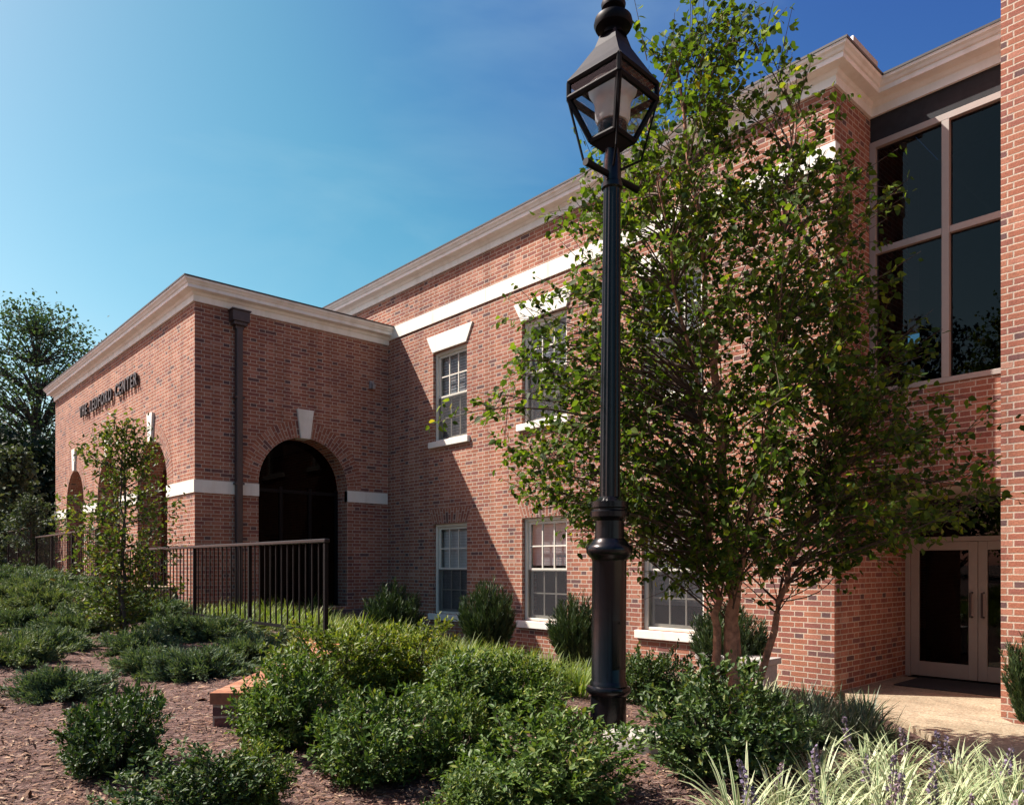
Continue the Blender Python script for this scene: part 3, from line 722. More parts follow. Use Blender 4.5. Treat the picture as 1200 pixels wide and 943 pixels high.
# ------------------------------------------------------------------ street lamp
lx, ly = at(712, 4.7)
lamp = thing('street_lamp', 'tall black cast iron lamp post with four sided glass lantern in the shrubs', 'street lamp', (lx, ly, 0))
g0 = gz(lx, ly) - .1
mb = MB(); mb.lathe([(.112, g0), (.112, .69), (.125, .70), (.138, .715), (.14, .73), (.134, .745), (.118, .752), (.113, .775), (.107, .785), (.107, 1.525), (.112, 1.54), (.128, 1.555), (.143, 1.575), (.145, 1.60), (.138, 1.62), (.118, 1.632), (.108, 1.65), (.095, 1.665)], 96, (.79, 1.52, .06)); mb.build('base', 'black', lamp, smooth=True)
mb = MB(); mb.lathe([(.093, 1.64), (.09, 1.72), (.09, 1.775), (.105, 1.79), (.120, 1.80), (.121, 1.832), (.110, 1.842), (.110, 1.85), (.117, 1.858), (.117, 1.893), (.09, 1.902), (.066, 1.925)], 48); mb.build('collar', 'black', lamp, smooth=True)
mb = MB(); mb.lathe([(.063, 1.89), (.062, 2.6), (.054, 3.8), (.054, 3.84), (.066, 3.85), (.066, 3.88), (.056, 3.89), (.056, 4.02), (.05, 4.05), (.05, 4.16)], 96, (1.95, 3.80, .10)); mb.build('post', 'black', lamp, smooth=True)
mb = MB(); ad_ = math.atan2(-FWD[1], -FWD[0])+.5
pv = [[Vector((.112*math.cos(ad_+a), .112*math.sin(ad_+a), z)) for a in np.linspace(-.42, .42, 7)] for z in (.86, 1.16)]
for a in range(6): mb.quad([pv[0][a], pv[0][a+1], pv[1][a+1], pv[1][a]])
for z in (.875, 1.145): mb.tube([Vector((.108*math.cos(ad_), .108*math.sin(ad_), z)), Vector((.118*math.cos(ad_), .118*math.sin(ad_), z))], .007, 8)
mb.build('access_door', 'black', lamp)
d = (RGT*(-.18) + FWD*(-.165)); d3 = Vector((d[0], d[1], 0))
mb = MB(); mb.tube([d3*1.02 + Vector((0, 0, 3.93)), d3*.35+Vector((0, 0, 3.93)), -d3*.35+Vector((0, 0, 3.93)), -d3*1.02+Vector((0, 0, 3.93))], [.023, .019, .019, .023], 12); mb.build('ladder_bar', 'dullblack', lamp, smooth=True)
# lantern: one corner faces the camera
ang = math.atan2(-FWD[1], -FWD[0])
def ring4(a, z): return [Vector((a*math.cos(ang+k*math.pi/2), a*math.sin(ang+k*math.pi/2), z)) for k in range(4)]
LB, LT, LE, LR = ring4(.135, 4.15), ring4(.275, 4.41), ring4(.275, 4.51), ring4(.275, 4.535)
fr = MB()
for k in range(4):
    j = (k+1) % 4
    fr.tube([LB[k], LT[k]], .019, 6); fr.tube([LT[k], LE[k]], .016, 6)
    fr.tube([LT[k], LT[j]], .021, 6); fr.tube([LE[k], LE[j]], .018, 6); fr.tube([LB[k], LB[j]], .019, 6)
    fr.tube([LE[k], LE[k]*1.03+Vector((0, 0, -.135))], .004, 5)
lf = fr.build('lantern_frame', 'dullblack', lamp)
mb = MB(); mb.quad([p - Vector((0, 0, .01)) for p in LB]); mb.quad([p + Vector((0, 0, .012)) for p in LB])
lo4 = ring4(.06, 4.08)
for k in range(4): mb.quad([LB[k]-Vector((0, 0, .01)), LB[(k+1) % 4]-Vector((0, 0, .01)), lo4[(k+1) % 4], lo4[k]])
mb.build('lantern_floor', 'dullblack', lamp)
for k in range(4):
    j = (k+1) % 4
    mb = MB(); mb.quad([LB[k], LB[j], LT[j], LT[k]]); mb.quad([LT[k], LT[j], LE[j], LE[k]]); mb.build('pane', 'lampglass', lamp)
rt = MB(); pr = [(.285, 4.505), (.285, 4.525), (.23, 4.585), (.17, 4.66), (.115, 4.73), (.09, 4.79), (.088, 4.80)]
R4 = [ring4(a, z) for a, z in pr]
for A_, B_ in zip(R4[:-1], R4[1:]):
    for k in range(4): rt.quad([A_[k], A_[(k+1) % 4], B_[(k+1) % 4], B_[k]])
rt.quad(R4[0][::-1]); rt.quad(R4[-1])
M['lamproof'] = plain('lamp_roof_paint', (.012, .012, .018), .6, var=.3, nscale=30, spec=.12)
rt.build('lantern_roof', 'lamproof', lamp)
mb = MB(); mb.lathe([(.085, 4.79), (.06, 4.81), (.058, 4.835), (.11, 4.85), (.122, 4.875), (.115, 4.905), (.07, 4.925), (.05, 4.94), (.048, 4.96), (.072, 4.975), (.077, 5.00), (.066, 5.03), (.04, 5.05), (.03, 5.07), (.034, 5.085), (.02, 5.11), (.004, 5.13)], 32); mb.build('finial', 'dullblack', lamp, smooth=True)
mb = MB(); mb.lathe([(.055, 4.16), (.085, 4.175), (.09, 4.20), (.09, 4.245), (.075, 4.255)], 28); mb.build('lamp_holder', 'black', lamp, smooth=True)
mb = MB(); mb.lathe([(.095, 4.256), (.108, 4.28), (.112, 4.37), (.118, 4.40), (.15, 4.45), (.155, 4.485), (.02, 4.495)], 28); mb.build('diffuser', 'soot', lamp, smooth=True)
mb = MB()
for k in range(4):
    p = LT[k]; q = Vector((p.x*.66, p.y*.66, 4.03)); r_ = Vector((p.x*.19, p.y*.19, 3.97))
    mb.tube([p, p*1.0+Vector((0, 0, -.02)), q, r_], .008, 6)
mb.build('brace_rod', 'dullblack', lamp)
lamp.rotation_euler = Matrix.Rotation(R(.42), 3, Vector((FWD[0], FWD[1], 0))).to_euler()

# ------------------------------------------------------------------ bench, stone, mat
bx, by = at(864, 8.3); bz = gz(bx, by)
t = thing('garden_bench', 'low pale concrete slab bench half hidden behind the multi stemmed tree', 'bench', (bx, by, bz))
mb = MB(); mb.box(-.43, -.18, .36, .43, .18, .43); mb.build('seat', 'concrete', t, bev=.012)
for s in (-1, 1): mb = MB(); mb.box(s*.33-.07, -.14, -.05, s*.33+.07, .14, .359); mb.build('leg', 'concrete', t, bev=.01)
sx, sy = at(745, 4.35)
mb = MB(); ang_ = np.linspace(0, 2*np.pi, 12, endpoint=False); rr = .13*(1+.25*rng.random(12))
top = [(float(rr[i]*np.cos(a)*1.3), float(rr[i]*np.sin(a)), .05+.01*random.random()) for i, a in enumerate(ang_)]
bot = [(p[0]*1.05, p[1]*1.05, -.03) for p in top]
mb.quad(top)
for i in range(12): mb.quad([top[i], bot[i], bot[(i+1) % 12], top[(i+1) % 12]])
M['palestone'] = plain('pale_stone', (.34, .32, .29), .8, var=.2, nscale=20, bmp=.3)
tag(mb.build('flat_stone', 'palestone', loc=(sx, sy, gz(sx, sy)+.02), bev=.012), 'flat pale stone lying in the mulch beside the lamp post foot', 'stone')
mb = MB(); mb.box(-.68, -.42, 0, .68, .42, .015); tag(mb.build('door_mat', 'rubber', loc=(-2.92, 9.88, .061), bev=.006), 'dark door mat lying before the glass double doors', 'mat')

# ------------------------------------------------------------------ plants: builders
def shrub_mesh(t, rx, ry, h, nleaf, L, W, m, shape='ovate', seed=0, lumps=26, base=.04):
    """rounded shrub of many shoots: each shoot carries a whorl of leaves"""
    global rng
    rng = np.random.default_rng(seed)
    # lumpy envelope: shoots start near the base and end on the surface of an uneven dome
    ns = nleaf // 14
    d = rvec(ns); d[:, 2] = np.abs(d[:, 2])*1.0 + .05; d = unit(d)
    lc = rvec(lumps); lc[:, 2] = np.abs(lc[:, 2]); lc = unit(lc); la = rng.uniform(-.30, .28, lumps)
    f = 1 + (np.exp(-(1-(d@lc.T))*14)*la[None, :]).sum(1)
    rad = f*np.where(rng.random(ns) < .7, rng.uniform(.74, 1.12, ns), rng.uniform(.35, .85, ns))
    tipz = np.maximum(d[:, 2]*h*rad, .05)
    tips = np.stack([d[:, 0]*rx*rad, d[:, 1]*ry*rad, tipz], -1)
    # bulge: wider above the ground
    tips[:, :2] *= (0.60 + .46*np.sin(np.clip(tips[:, 2:3]/h, 0, 1)*2.3))
    org = tips*np.array([.15, .15, .1])
    k = 14
    s = np.repeat(tips, k, 0); dirs = unit(np.repeat(tips-org, k, 0)) ; back = rng.random(len(s))**1.3*.13
    P = s - dirs*back[:, None] + rng.normal(size=s.shape)*.012
    D = dirs*.75 + rvec(len(s))*.9 + np.array([0, 0, .2])
    Up = unit(dirs*.6 + rng.normal(size=s.shape)*.35 + np.array([0, 0, .7]))
    Ls = L*rng.uniform(.7, 1.2, len(s))
    leaves('foliage', P, D, Up, Ls, Ls*W, m, shape, t)
    mb = MB()
    for i in range(0, ns, max(1, ns//40)):
        a = org[i]; b = tips[i]; c = (a+b)/2 + rng.normal(size=3)*.02
        mb.tube([(a[0]*.5, a[1]*.5, -.05), tuple(c), tuple(b)], [.008, .005, .002], 5)
    mb.build('stem', 'darkbark', t)

def juniper(t, rx, h, seed):
    global rng
    rng = np.random.default_rng(seed); nb = 75
    P, D, U, L = [], [], [], []; mb = MB()
    for i in range(nb):
        a = rng.uniform(0, 2*np.pi); el = rng.uniform(.05, 1.15)**1.0; ln = rx*(rng.uniform(.65, 1.1))*(1.0 if el < .7 else .8)
        hd = np.array([np.cos(a)*np.cos(el), np.sin(a)*np.cos(el)*.85, np.sin(el)*h/rx*1.15])
        p0 = np.array([0, 0, .0]); ts = np.linspace(.25, 1, 16)
        pts = p0 + hd*ln*ts[:, None] + np.array([0, 0, 1])*(-.08*ln*ts**2)[:, None] + rng.normal(size=(16, 3))*.01
        if i % 3 == 0: mb.tube([(0, 0, -.03), tuple(pts[5]), tuple(pts[-1])], [.008, .005, .002], 4)
        for j, p in enumerate(pts):
            n = 9; sp = rvec(n)*.75 + hd*1.0 + np.array([0, 0, .25])
            P.append(np.repeat(p[None], n, 0) + rng.normal(size=(n, 3))*.018); D.append(sp); U.append(rvec(n) + np.array([0, 0, .6])); L.append(rng.uniform(.05, .095, n)*(1.1-.4*ts[j]))
    P = np.concatenate(P); P[:, 2] = np.maximum(P[:, 2], .015); L = np.concatenate(L)
    leaves('foliage', P, np.concatenate(D), unit(np.concatenate(U)), L, L*.2, 'juniper', 'blade', t)
    mb.build('stem', 'darkbark', t)

def upright(t, r, h, seed, m='yew', n=170):
    global rng
    rng = np.random.default_rng(seed); P, D, U, L = [], [], [], []; mb = MB()
    for i in range(n):
        a = rng.uniform(0, 2*np.pi); q = rng.random()**.6; hh = h*rng.uniform(.55, 1.05)*(1.05-.35*q)
        top = np.array([np.cos(a)*r*q, np.sin(a)*r*q, hh]); bot = np.array([np.cos(a)*r*q*.35, np.sin(a)*r*q*.35, 0])
        ts = np.linspace(.12, 1, 22); pts = bot + (top-bot)*ts[:, None]; dr = unit(top-bot)
        if i % 5 == 0: mb.tube([tuple(bot), tuple((bot+top)/2), tuple(top)], [.007, .005, .002], 4)
        for p in pts:
            k_ = 5; P.append(np.repeat(p[None], k_, 0)); D.append(rvec(k_)*.7 + dr*1.1); U.append(rvec(k_)); L.append(rng.uniform(.06, .13, k_))
    L = np.concatenate(L)
    leaves('foliage', np.concatenate(P), np.concatenate(D), unit(np.concatenate(U)), L, L*.12, m, 'blade', t)
    mb.build('stem', 'darkbark', t)

def blades(t, n, ln, m, seed, wd=.011, spread=1.0):
    """clump of arching strap leaves, uv.x runs across the blade"""
    global rng
    rng = np.random.default_rng(seed); seg = 6
    a = rng.uniform(0, 2*np.pi, n); lean = rng.uniform(.3, 1.2, n)*spread; L = ln*rng.uniform(.6, 1.15, n)
    h0 = np.stack([np.cos(a), np.sin(a), np.zeros(n)], -1); sd = np.stack([-np.sin(a), np.cos(a), np.zeros(n)], -1)
    base = h0*rng.uniform(0, .06, n)[:, None] + rng.normal(size=(n, 3))*np.array([.015, .015, 0])
    V = []; UVs = []
    for k_ in range(seg+1):
        s = k_/seg; th = lean*.35 + lean*1.35*s**1.2            # angle from vertical grows along the blade
        if k_ == 0: p = base.copy()
        else: p = p + (h0*np.sin(th)[:, None] + np.array([0, 0, 1])*np.cos(th)[:, None])*(L/seg)[:, None]
        w_ = wd*(1-.95*s**2.5)*.5*rng.uniform(.85, 1.15, n)[:, None]
        V += [p-sd*w_, p+sd*w_]; UVs += [np.tile([0., s], (n, 1)), np.tile([1., s], (n, 1))]
    V = np.stack(V, 1); UVs = np.stack(UVs, 1); k2 = 2*(seg+1); idx = np.arange(n)[:, None]*k2
    F = np.concatenate([idx + np.array([2*q, 2*q+1, 2*q+3, 2*q+2])[None] for q in range(seg)])
    np_mesh('blades', V.reshape(-1, 3), [F], m, t, uv=UVs.reshape(-1, 2))

def spike(t, x, y, h, lean, seed):
    global rng
    rng = np.random.default_rng(seed); n = 70; s = rng.random(n); z = h*(.45+.55*s); a = rng.uniform(0, 2*np.pi, n)
    ax = np.stack([x+lean[0]*z, y+lean[1]*z, z], -1); out = np.stack([np.cos(a), np.sin(a), np.full(n, .3)], -1)
    P = ax + out*(.008*(1.1-s))[:, None]; st = MB()
    V, F = leaf_arrays(P, out, rvec(n), .019*(1.25-.6*s), .017, 'lance')
    o = np_mesh('flower_spike', V, F, 'purple', t)
    st.tube([(x, y, 0), (x+lean[0]*h*.5, y+lean[1]*h*.5, h*.5), (x+lean[0]*h*.96, y+lean[1]*h*.96, h*.96)], [.003, .003, .002], 5); st.build('stalk', 'flowerstalk', o)
M['flowerstalk'] = plain('flower_stalk', (.12, .10, .07), .7)

def put(o, u, f, rz=None, sc=1.0, dz=0.0):
    x, y = at(u, f); o.location = (x, y, gz(x, y)+dz); o.rotation_euler.z = random.uniform(0, 6.28) if rz is None else rz
    o.scale = (sc, sc, sc) if not hasattr(sc, '__len__') else sc
    return o

# ---- broadleaf shrubs
GS = 'broadleaf shrubs in the mulch bed'
protos = {}
for key, m, sd in (('holly', 'holly_leaf', 11), ('hollyb', 'holly_leaf', 12), ('lime', 'lime_leaf', 13), ('dark', 'dark_leaf', 14), ('darkb', 'dark_leaf', 15)):
    t = thing('broadleaf_shrub', '', 'shrub', (0, 0, -50)); shrub_mesh(t, .5, .5, .55, 8400, .046, .52, m, 'ovate', sd); protos[key] = [t, 0]
def shrub(key, u, f, sx_, sz_, label, sy_=None):
    t, used = protos[key]
    o = t if not used else copy_tree(t)
    protos[key][1] = 1
    put(o, u, f, None, (sx_, sy_ or sx_, sz_)); o['label'] = label; o['category'] = 'shrub'; o['group'] = GS
    return o
shrub('dark', 132, 3.65, .62, .80, 'dark glossy shrub on open mulch at left, behind the lowest left shrub')
shrub('darkb', 222, 2.95, .68, .48, 'lowest left shrub, cut by the bottom edge of the photo on the mulch')
shrub('hollyb', 338, 4.15, .72, .80, 'shrub with pale tips covering the side of the low brick end block')
shrub('holly', 445, 3.75, .74, .76, 'mid green shrub on bare mulch just right of the pale tipped shrub')
shrub('lime', 405, 5.3, .92, .86, 'sunlit yellow green shrub just in front of the railing end post')
shrub('lime', 470, 5.6, .74, .84, 'small sunlit yellow green shrub right of the railing end post')
shrub('hollyb', 545, 4.85, .8, .72, 'green shrub in the middle row below the first ground floor window')
shrub('holly', 607, 4.9, .74, .72, 'green shrub in the middle row left of the lamp post')
shrub('hollyb', 545, 3.85, .5, .62, 'small green shrub between the two big front shrubs left of the lamp post')
shrub('holly', 632, 3.4, .9, .70, 'large front green shrub directly before the foot of the lamp post')
shrub('hollyb', 556, 3.0, .42, .42, 'low green shrub cut by the bottom edge, left of the largest front shrub')
shrub('dark', 762, 6.0, .68, .88, 'dark shrub right behind the lamp post, under the third window')
shrub('darkb', 838, 3.95, .95, .86, 'large dark green shrub before the multi stemmed tree, right of the lamp post')
shrub('dark', 900, 4.15, .5, .6, 'small dark shrub beside the striped grasses right of the largest dark shrub')
shrub('holly', 283, 3.15, .42, .5, 'very small green sprig shrub on the mulch right of the lowest left shrub')

# ---- junipers
JP = []
for sd in (31, 32, 33):
    t = thing('spreading_juniper', '', 'juniper', (0, 0, -50)); juniper(t, .6, .36, sd); JP.append([t, 0])
def jun(i, u, f, sc, label):
    t, used = JP[i % 3]; o = t if not used else copy_tree(t); JP[i % 3][1] = 1
    put(o, u, f, None, sc, -.01); o['label'] = label; o['category'] = 'juniper'; o['group'] = 'low junipers on the sloping bed'
jl = [(12, 6.3, .95, 'juniper cut by the left photo edge, lower of the two there'), (78, 5.2, .8, 'nearest juniper on the open mulch, above the dark left shrub'),
      (238, 6.1, 1.0, 'feathery juniper on the mulch just left of the low brick end block'), (290, 6.9, .9, 'dark juniper touching the diagonal brick garden wall'),
      (160, 7.0, .9, 'juniper at the foot of the young tree trunk'), (255, 8.0, 1.1, 'juniper below the middle of the near railing'),
      (205, 8.0, 1.0, 'juniper just right of the young tree trunk'), (95, 8.3, 1.1, 'juniper on the slope left of the young tree'),
      (25, 8.4, 1.0, 'juniper at the left photo edge, upper of the two there'),
      (178, 6.2, .8, 'small juniper on the mulch below the young tree'), (318, 7.4, .8, 'juniper in front of the brick wall corner under the railing'), (60, 6.9, .85, 'juniper between the two left edge junipers, slightly further right')]
for i, (u, f, sc, lb) in enumerate(jl): jun(i, u, f, (sc*.88, sc*.88, sc*.92), lb)
for i, (u, f, sc) in enumerate([(135, 9.4, 1.1), (60, 10.0, 1.2), (10, 10.6, 1.2), (105, 11.2, 1.25), (45, 12.2, 1.3), (5, 13, 1.3), (150, 10.6, 1.0), (78, 13.0, 1.2), (30, 14.5, 1.3), (185, 9.6, 1.0)]):
    jun(i, u, f, sc, 'bluish juniper in the dense carpet climbing the slope toward the far railing')

# ---- upright dark shrubs at the wall
ul = [('dark upright yew standing in the inner corner of wing and main wall', 462, 12.0, .55, 1.15), ('dark upright yew between the first and second ground floor windows', 572, 10.9, .48, 1.28),
      ('upright yew between the second and third ground floor windows', 676, 9.6, .42, 1.12), ('upright yew behind the bench, right of the third ground floor window', 852, 8.55, .5, 1.1),
      ('upright yew at the right edge before the brick tower corner', 1212, 6.9, .3, 1.0)]
UP = thing('upright_yew', '', 'shrub', (0, 0, -50)); upright(UP, .5, 1.1, 41)
for i, (lb, u, f, r, h) in enumerate(ul):
    o = UP if i == 0 else copy_tree(UP); put(o, u, f, None, (r/.56, r/.56, h/1.2)); o['label'] = lb; o['category'] = 'shrub'; o['group'] = 'upright yews along the wall'

# ---- strap leaved clumps
def clump_set(name, label, group, m, n, ln, wd, spots, protos_n=3, spikes=0, seed=50, spread=1.0, cat='grass clump', scr=(.85, 1.2)):
    ps = []
    for q in range(protos_n):
        t = thing(name, label, cat, (0, 0, -50), 0, group); blades(t, n, ln, m, seed+q, wd, spread)
        for k_ in range(spikes if q != 1 else 0):
            a = random.uniform(0, 6.28); rr = random.uniform(.02, .09); spike(t, rr*math.cos(a), rr*math.sin(a), random.uniform(.25, .34), (random.uniform(-.25, .25), random.uniform(-.25, .25)), seed*7+q*5+k_)
        ps.append([t, 0])
    for i, (x, y) in enumerate(spots):
        t, used = ps[i % protos_n]; o = t if not used else copy_tree(t); ps[i % protos_n][1] = 1
        o.location = (x, y, gz(x, y)-.01); o.rotation_euler.z = random.uniform(0, 6.28); s = random.uniform(*scr); o.scale = (s, s, s)
def polar_grid(us, fs, ju, jf, keep=lambda u, f: True):
    out = []
    for f in fs:
        for u in us:
            uu, ff = u+random.uniform(-ju, ju), f+random.uniform(-jf, jf)
            if keep(uu, ff): out.append(at(uu, ff))
    return out
front = polar_grid(range(795, 1210, 44), (2.95, 3.25, 3.6), 16, .1, lambda u, f: u > 845+ (0 if f < 3.2 else (f-3.2)*330)) + polar_grid(range(960, 1215, 50), (3.95,), 16, .1)
clump_set('striped_lilyturf', 'cream striped lilyturf clump with purple flower spikes at the lower right', 'striped lilyturf clumps along the walk', 'striped', 66, .31, .012, front, 4, 1, 50, 1.4)
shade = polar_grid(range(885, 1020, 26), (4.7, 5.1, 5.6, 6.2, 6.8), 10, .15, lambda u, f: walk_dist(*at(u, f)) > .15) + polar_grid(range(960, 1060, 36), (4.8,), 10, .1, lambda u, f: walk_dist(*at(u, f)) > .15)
clump_set('shaded_lilyturf', 'striped lilyturf clump by the brick corner, its blades coloured darker for the tree shade', 'shaded lilyturf clumps under the tree', 'shadegrass', 80, .32, .012, shade, 2, 0, 60)
pale = [at(u, f) for u, f in ((800, 6.5), (822, 6.9), (842, 6.2), (870, 6.1), (810, 7.4), (895, 6.9), (835, 7.6))]
clump_set('pale_lilyturf', 'pale cream striped lilyturf clump at the foot of the multi stemmed tree', 'pale lilyturf clumps at the tree foot', 'striped', 70, .32, .012, pale, 2, 1, 65)
green = polar_grid(range(470, 720, 30), (5.9, 6.5, 7.1, 7.8, 8.6), 12, .2)
clump_set('green_lilyturf', 'yellow green lilyturf clump in the strip before the ground floor windows', 'green lilyturf clumps before the windows', 'grass_leaf', 80, .30, .010, green, 3, 0, 70, 1.0)
terr = [(x+random.uniform(-.15, .15), y+random.uniform(-.15, .15)) for x in np.arange(-12.4, -6.6, .42) for y in np.arange(3.95, 6.6, .42)]
clump_set('terrace_lilyturf', 'bright green lilyturf clump on the bank behind the near railing', 'bright lilyturf clumps behind the railing', 'grass_leaf', 75, .33, .010, terr, 3, 0, 80, .9)

# ------------------------------------------------------------------ trees
def branch(mb, a, b, r0, r1, sag=.0, n=6, wob=.04, sides=6):
    a = np.array(a, float); b = np.array(b, float); L = np.linalg.norm(b-a); pts = []
    o1 = rng.normal(size=3)*wob*L
    for k_ in range(n+1):
        s = k_/n; p = a+(b-a)*s + np.array([0, 0, 1])*sag*L*math.sin(math.pi*s)+o1*math.sin(math.pi*s); pts.append(tuple(p))
    mb.tube(pts, [r0+(r1-r0)*k_/n for k_ in range(n+1)], sides); return np.array(pts)

TF = 5.8
def big_tree():
    global rng
    rng = np.random.default_rng(101)
    cx, cy = at(857, TF); z0 = gz(cx, cy)
    t = thing('leafy_tree', 'tall multi stemmed tree with heart shaped green leaves and red brown bark before the wall', 'tree', (cx, cy, z0))
    r3 = np.array([RGT[0], RGT[1], 0]); f3 = np.array([FWD[0], FWD[1], 0]); up = np.array([0, 0, 1.])
    H = 1.5+(662-15)*TF/FPX - z0
    # crown envelope in metres: height above ground -> reach left / right / in depth
    K = TF/6.5
    hz = np.array([1.18, 1.38, 1.6, 1.95, 2.4, 3.05, 3.8, 4.5, 5.3, 5.65, 5.95])/5.95*H
    lf = np.array([.3, .95, 1.65, 2.25, 2.45, 2.15, 1.80, 1.60, .95, .62, .55])*K
    rt = np.array([.8, 1.60, 2.25, 2.35, 1.80, 1.40, 1.22, 1.00, .10, -.38, -.48])*K
    dp = np.array([.6, .9, 1.1, 1.2, 1.2, 1.2, 1.1, 1.0, .7, .4, .2])
    trunk = MB(); stems = []
    def P3(r, f, z): return r3*r + f3*f + up*z
    defs = [((.02, 0), (.03, .05), (-.12, .1), (-.45, 0), .068, H*.97), ((-.10, .05), (-.09, .07), (-.3, -.2), (-.7, -.35), .04, H*.80),
            ((.16, .1), (.42, .12), (.8, .2), (1.05, .3), .034, H*.64), ((.02, .02), (.04, .03), (.22, -.3), (.32, -.45), .04, H*.80)]
    for b0, b1, b2, b3, r0, hh in defs:
        zz = [-.12, .9, hh*.55, hh]; ctrl = [P3(*b0, zz[0]), P3(*b1, zz[1]), P3(*b2, zz[2]), P3(*b3, zz[3])]
        pts = []
        for s in np.linspace(0, 1, 22):
            k_ = s*3; i = min(int(k_), 2); q = k_-i; q2 = q*q*(3-2*q)*.5+q*.5; pts.append(ctrl[i]*(1-q2)+ctrl[i+1]*q2 + rng.normal(size=3)*.012)
        rad = [max(.006, r0*(1-.9*s)) for s in np.linspace(0, 1, 22)]; rad[0] *= 1.3
        trunk.tube([tuple(p) for p in pts], rad, 10); stems.append((np.array(pts), rad))
    LP, LD, LU, LL = [], [], [], []
    br = MB(); allp = np.concatenate([s[0] for s in stems])
    nc = 680; made = 0
    while made < nc:
        z = rng.uniform(hz[0], hz[-1]); l, r, d = np.interp(z, hz, lf), np.interp(z, hz, rt), np.interp(z, hz, dp)
        if rng.random() > ((l+r)/4.3 + .12)*(1 if z < H*.80 else .55): continue
        a = rng.uniform(0, 2*np.pi); q = rng.random()**.42*rng.uniform(.85, 1.06)
        ca, sa = np.cos(a), np.sin(a); rr = (r if ca > 0 else l)
        tip = P3(ca*q*rr, sa*q*d, z)
        if tip[1]+cy > (YW-.15 if not (XJ+.1 < tip[0]+cx < XP-.1) else YB-.15): continue
        # start on a stem, lower down
        below = allp[allp[:, 2] < z-.15]
        if len(below) == 0: below = allp[:12]
        dd = np.linalg.norm((below-tip)*np.array([1, 1, .75]), axis=1); st = below[np.argmin(dd + rng.uniform(0, .35, len(dd)))]
        made += 1
        L = np.linalg.norm(tip-st)
        pts = branch(br, st, tip, .003+.0055*min(L, 1.6), .0015, .07, 6, .09, 5)
        pdir = unit((pts[-1]-pts[0])[None])[0]
        n_l = int(rng.integers(38, 72)); 
        # side twigs
        tw = 5
        for w_ in range(tw):
            s = rng.uniform(.45, 1.0); k_ = s*6; i = min(int(k_), 5); b0 = pts[i]+(pts[i+1]-pts[i])*(k_-i)
            tdir = unit((pdir*.8 + rng.normal(size=3)*.55)[None])[0]; tl = rng.uniform(.16, .36)
            e_ = b0 + tdir*tl; br.tube([tuple(b0), tuple(e_)], [.003, .0015], 4)
            m_ = n_l//tw; ss = rng.uniform(.1, 1.05, m_)
            LP.append(b0 + tdir*tl*ss[:, None] + rng.normal(size=(m_, 3))*.022)
            LD.append(tdir*.5 + rng.normal(size=(m_, 3))*.7 + np.array([0, 0, -.38])); LU.append(rng.normal(size=(m_, 3))*.55 + np.array([-.35, -.3, .75])); LL.append(rng.uniform(.030, .070, m_))
    # whips at the very top
    for k_ in range(9):
        b0 = P3(rng.uniform(-.75, .0), rng.uniform(-.2, .2), H*rng.uniform(.84, .93)); e_ = b0 + np.array([rng.normal()*.1, rng.normal()*.1, rng.uniform(.35, .6)]); br.tube([tuple(b0), tuple(e_)], [.004, .0015], 4)
        m_ = 20; ss = rng.uniform(0, 1, m_); LP.append(b0+(e_-b0)*ss[:, None]+rng.normal(size=(m_, 3))*.03); LD.append(rng.normal(size=(m_, 3))+np.array([0, 0, -.2])); LU.append(rng.normal(size=(m_, 3))*.5+np.array([0, 0, .7])); LL.append(rng.uniform(.045, .08, m_))
    trunk.build('trunk', 'bark', t, smooth=True); br.build('branches', 'twig', t)
    P = np.concatenate(LP); L = np.concatenate(LL)
    def free(q): wx, wy = q[..., 0]+cx, q[..., 1]+cy; return np.where((wx > XJ+.1) & (wx < XP-.1), wy < YB-.1, np.where(wx >= XP-.1, wy < 8.1, wy < YW-.1))
    ok = free(P)
    P, L = P[ok], L[ok]
    leaves('crown', P, np.concatenate(LD)[ok], unit(np.concatenate(LU)[ok]), L, L*.85, 'tree_leaf', 'ovate', t)
    return t
big_tree()

def young_tree():
    global rng
    rng = np.random.default_rng(202)
    cx, cy = at(141, 7.4); z0 = gz(cx, cy)
    t = thing('young_tree', 'slender young tree with small yellow green leaves in front of the arched wing', 'tree', (cx, cy, z0))
    tr = MB(); st = []
    for dx, dy, tx, ty, h in ((-.03, 0, .0, .05, 2.15), (.06, .03, .03, .0, 1.9)):
        pts = [np.array([dx, dy, -.1])*(1-s)+np.array([tx, ty, h])*s + rng.normal(size=3)*.012 for s in np.linspace(0, 1, 12)]
        tr.tube([tuple(p) for p in pts], [.02*(1-.75*s) for s in np.linspace(0, 1, 12)], 8); st += pts
    st = np.array(st); br = MB(); LP, LD, LU, LL = [], [], [], []
    for i in range(120):
        z = rng.uniform(.25, 2.2); rr = np.interp(z, [.2, .5, 1.1, 1.5, 2.0, 2.25], [.34, .50, .72, .60, .32, .07])
        a = rng.uniform(0, 6.28); q = rng.random()**.5; tip = np.array([np.cos(a)*rr*q, np.sin(a)*rr*q, z])
        b = st[st[:, 2] < max(z-.08, .15)]; b = b[np.argmin(np.abs(b[:, 2]-(z-.2)))]
        br.tube([tuple(b), tuple((b+tip)/2+[0, 0, -.02]), tuple(tip)], [.005, .003, .0015], 4)
        m_ = 36; ss = rng.uniform(.25, 1.08, m_); LP.append(b+(tip-b)*ss[:, None]+rng.normal(size=(m_, 3))*.05); LD.append(rvec(m_)+unit((tip-b)[None])*.5); LU.append(rng.normal(size=(m_, 3))*.6+np.array([0, 0, .7])); LL.append(rng.uniform(.04, .07, m_))
    tr.build('trunk', 'darkbark', t, smooth=True); br.build('branches', 'darkbark', t)
    L = np.concatenate(LL); leaves('crown', np.concatenate(LP), np.concatenate(LD), unit(np.concatenate(LU)), L, L*.55, 'young_leaf', 'ovate', t)
young_tree()

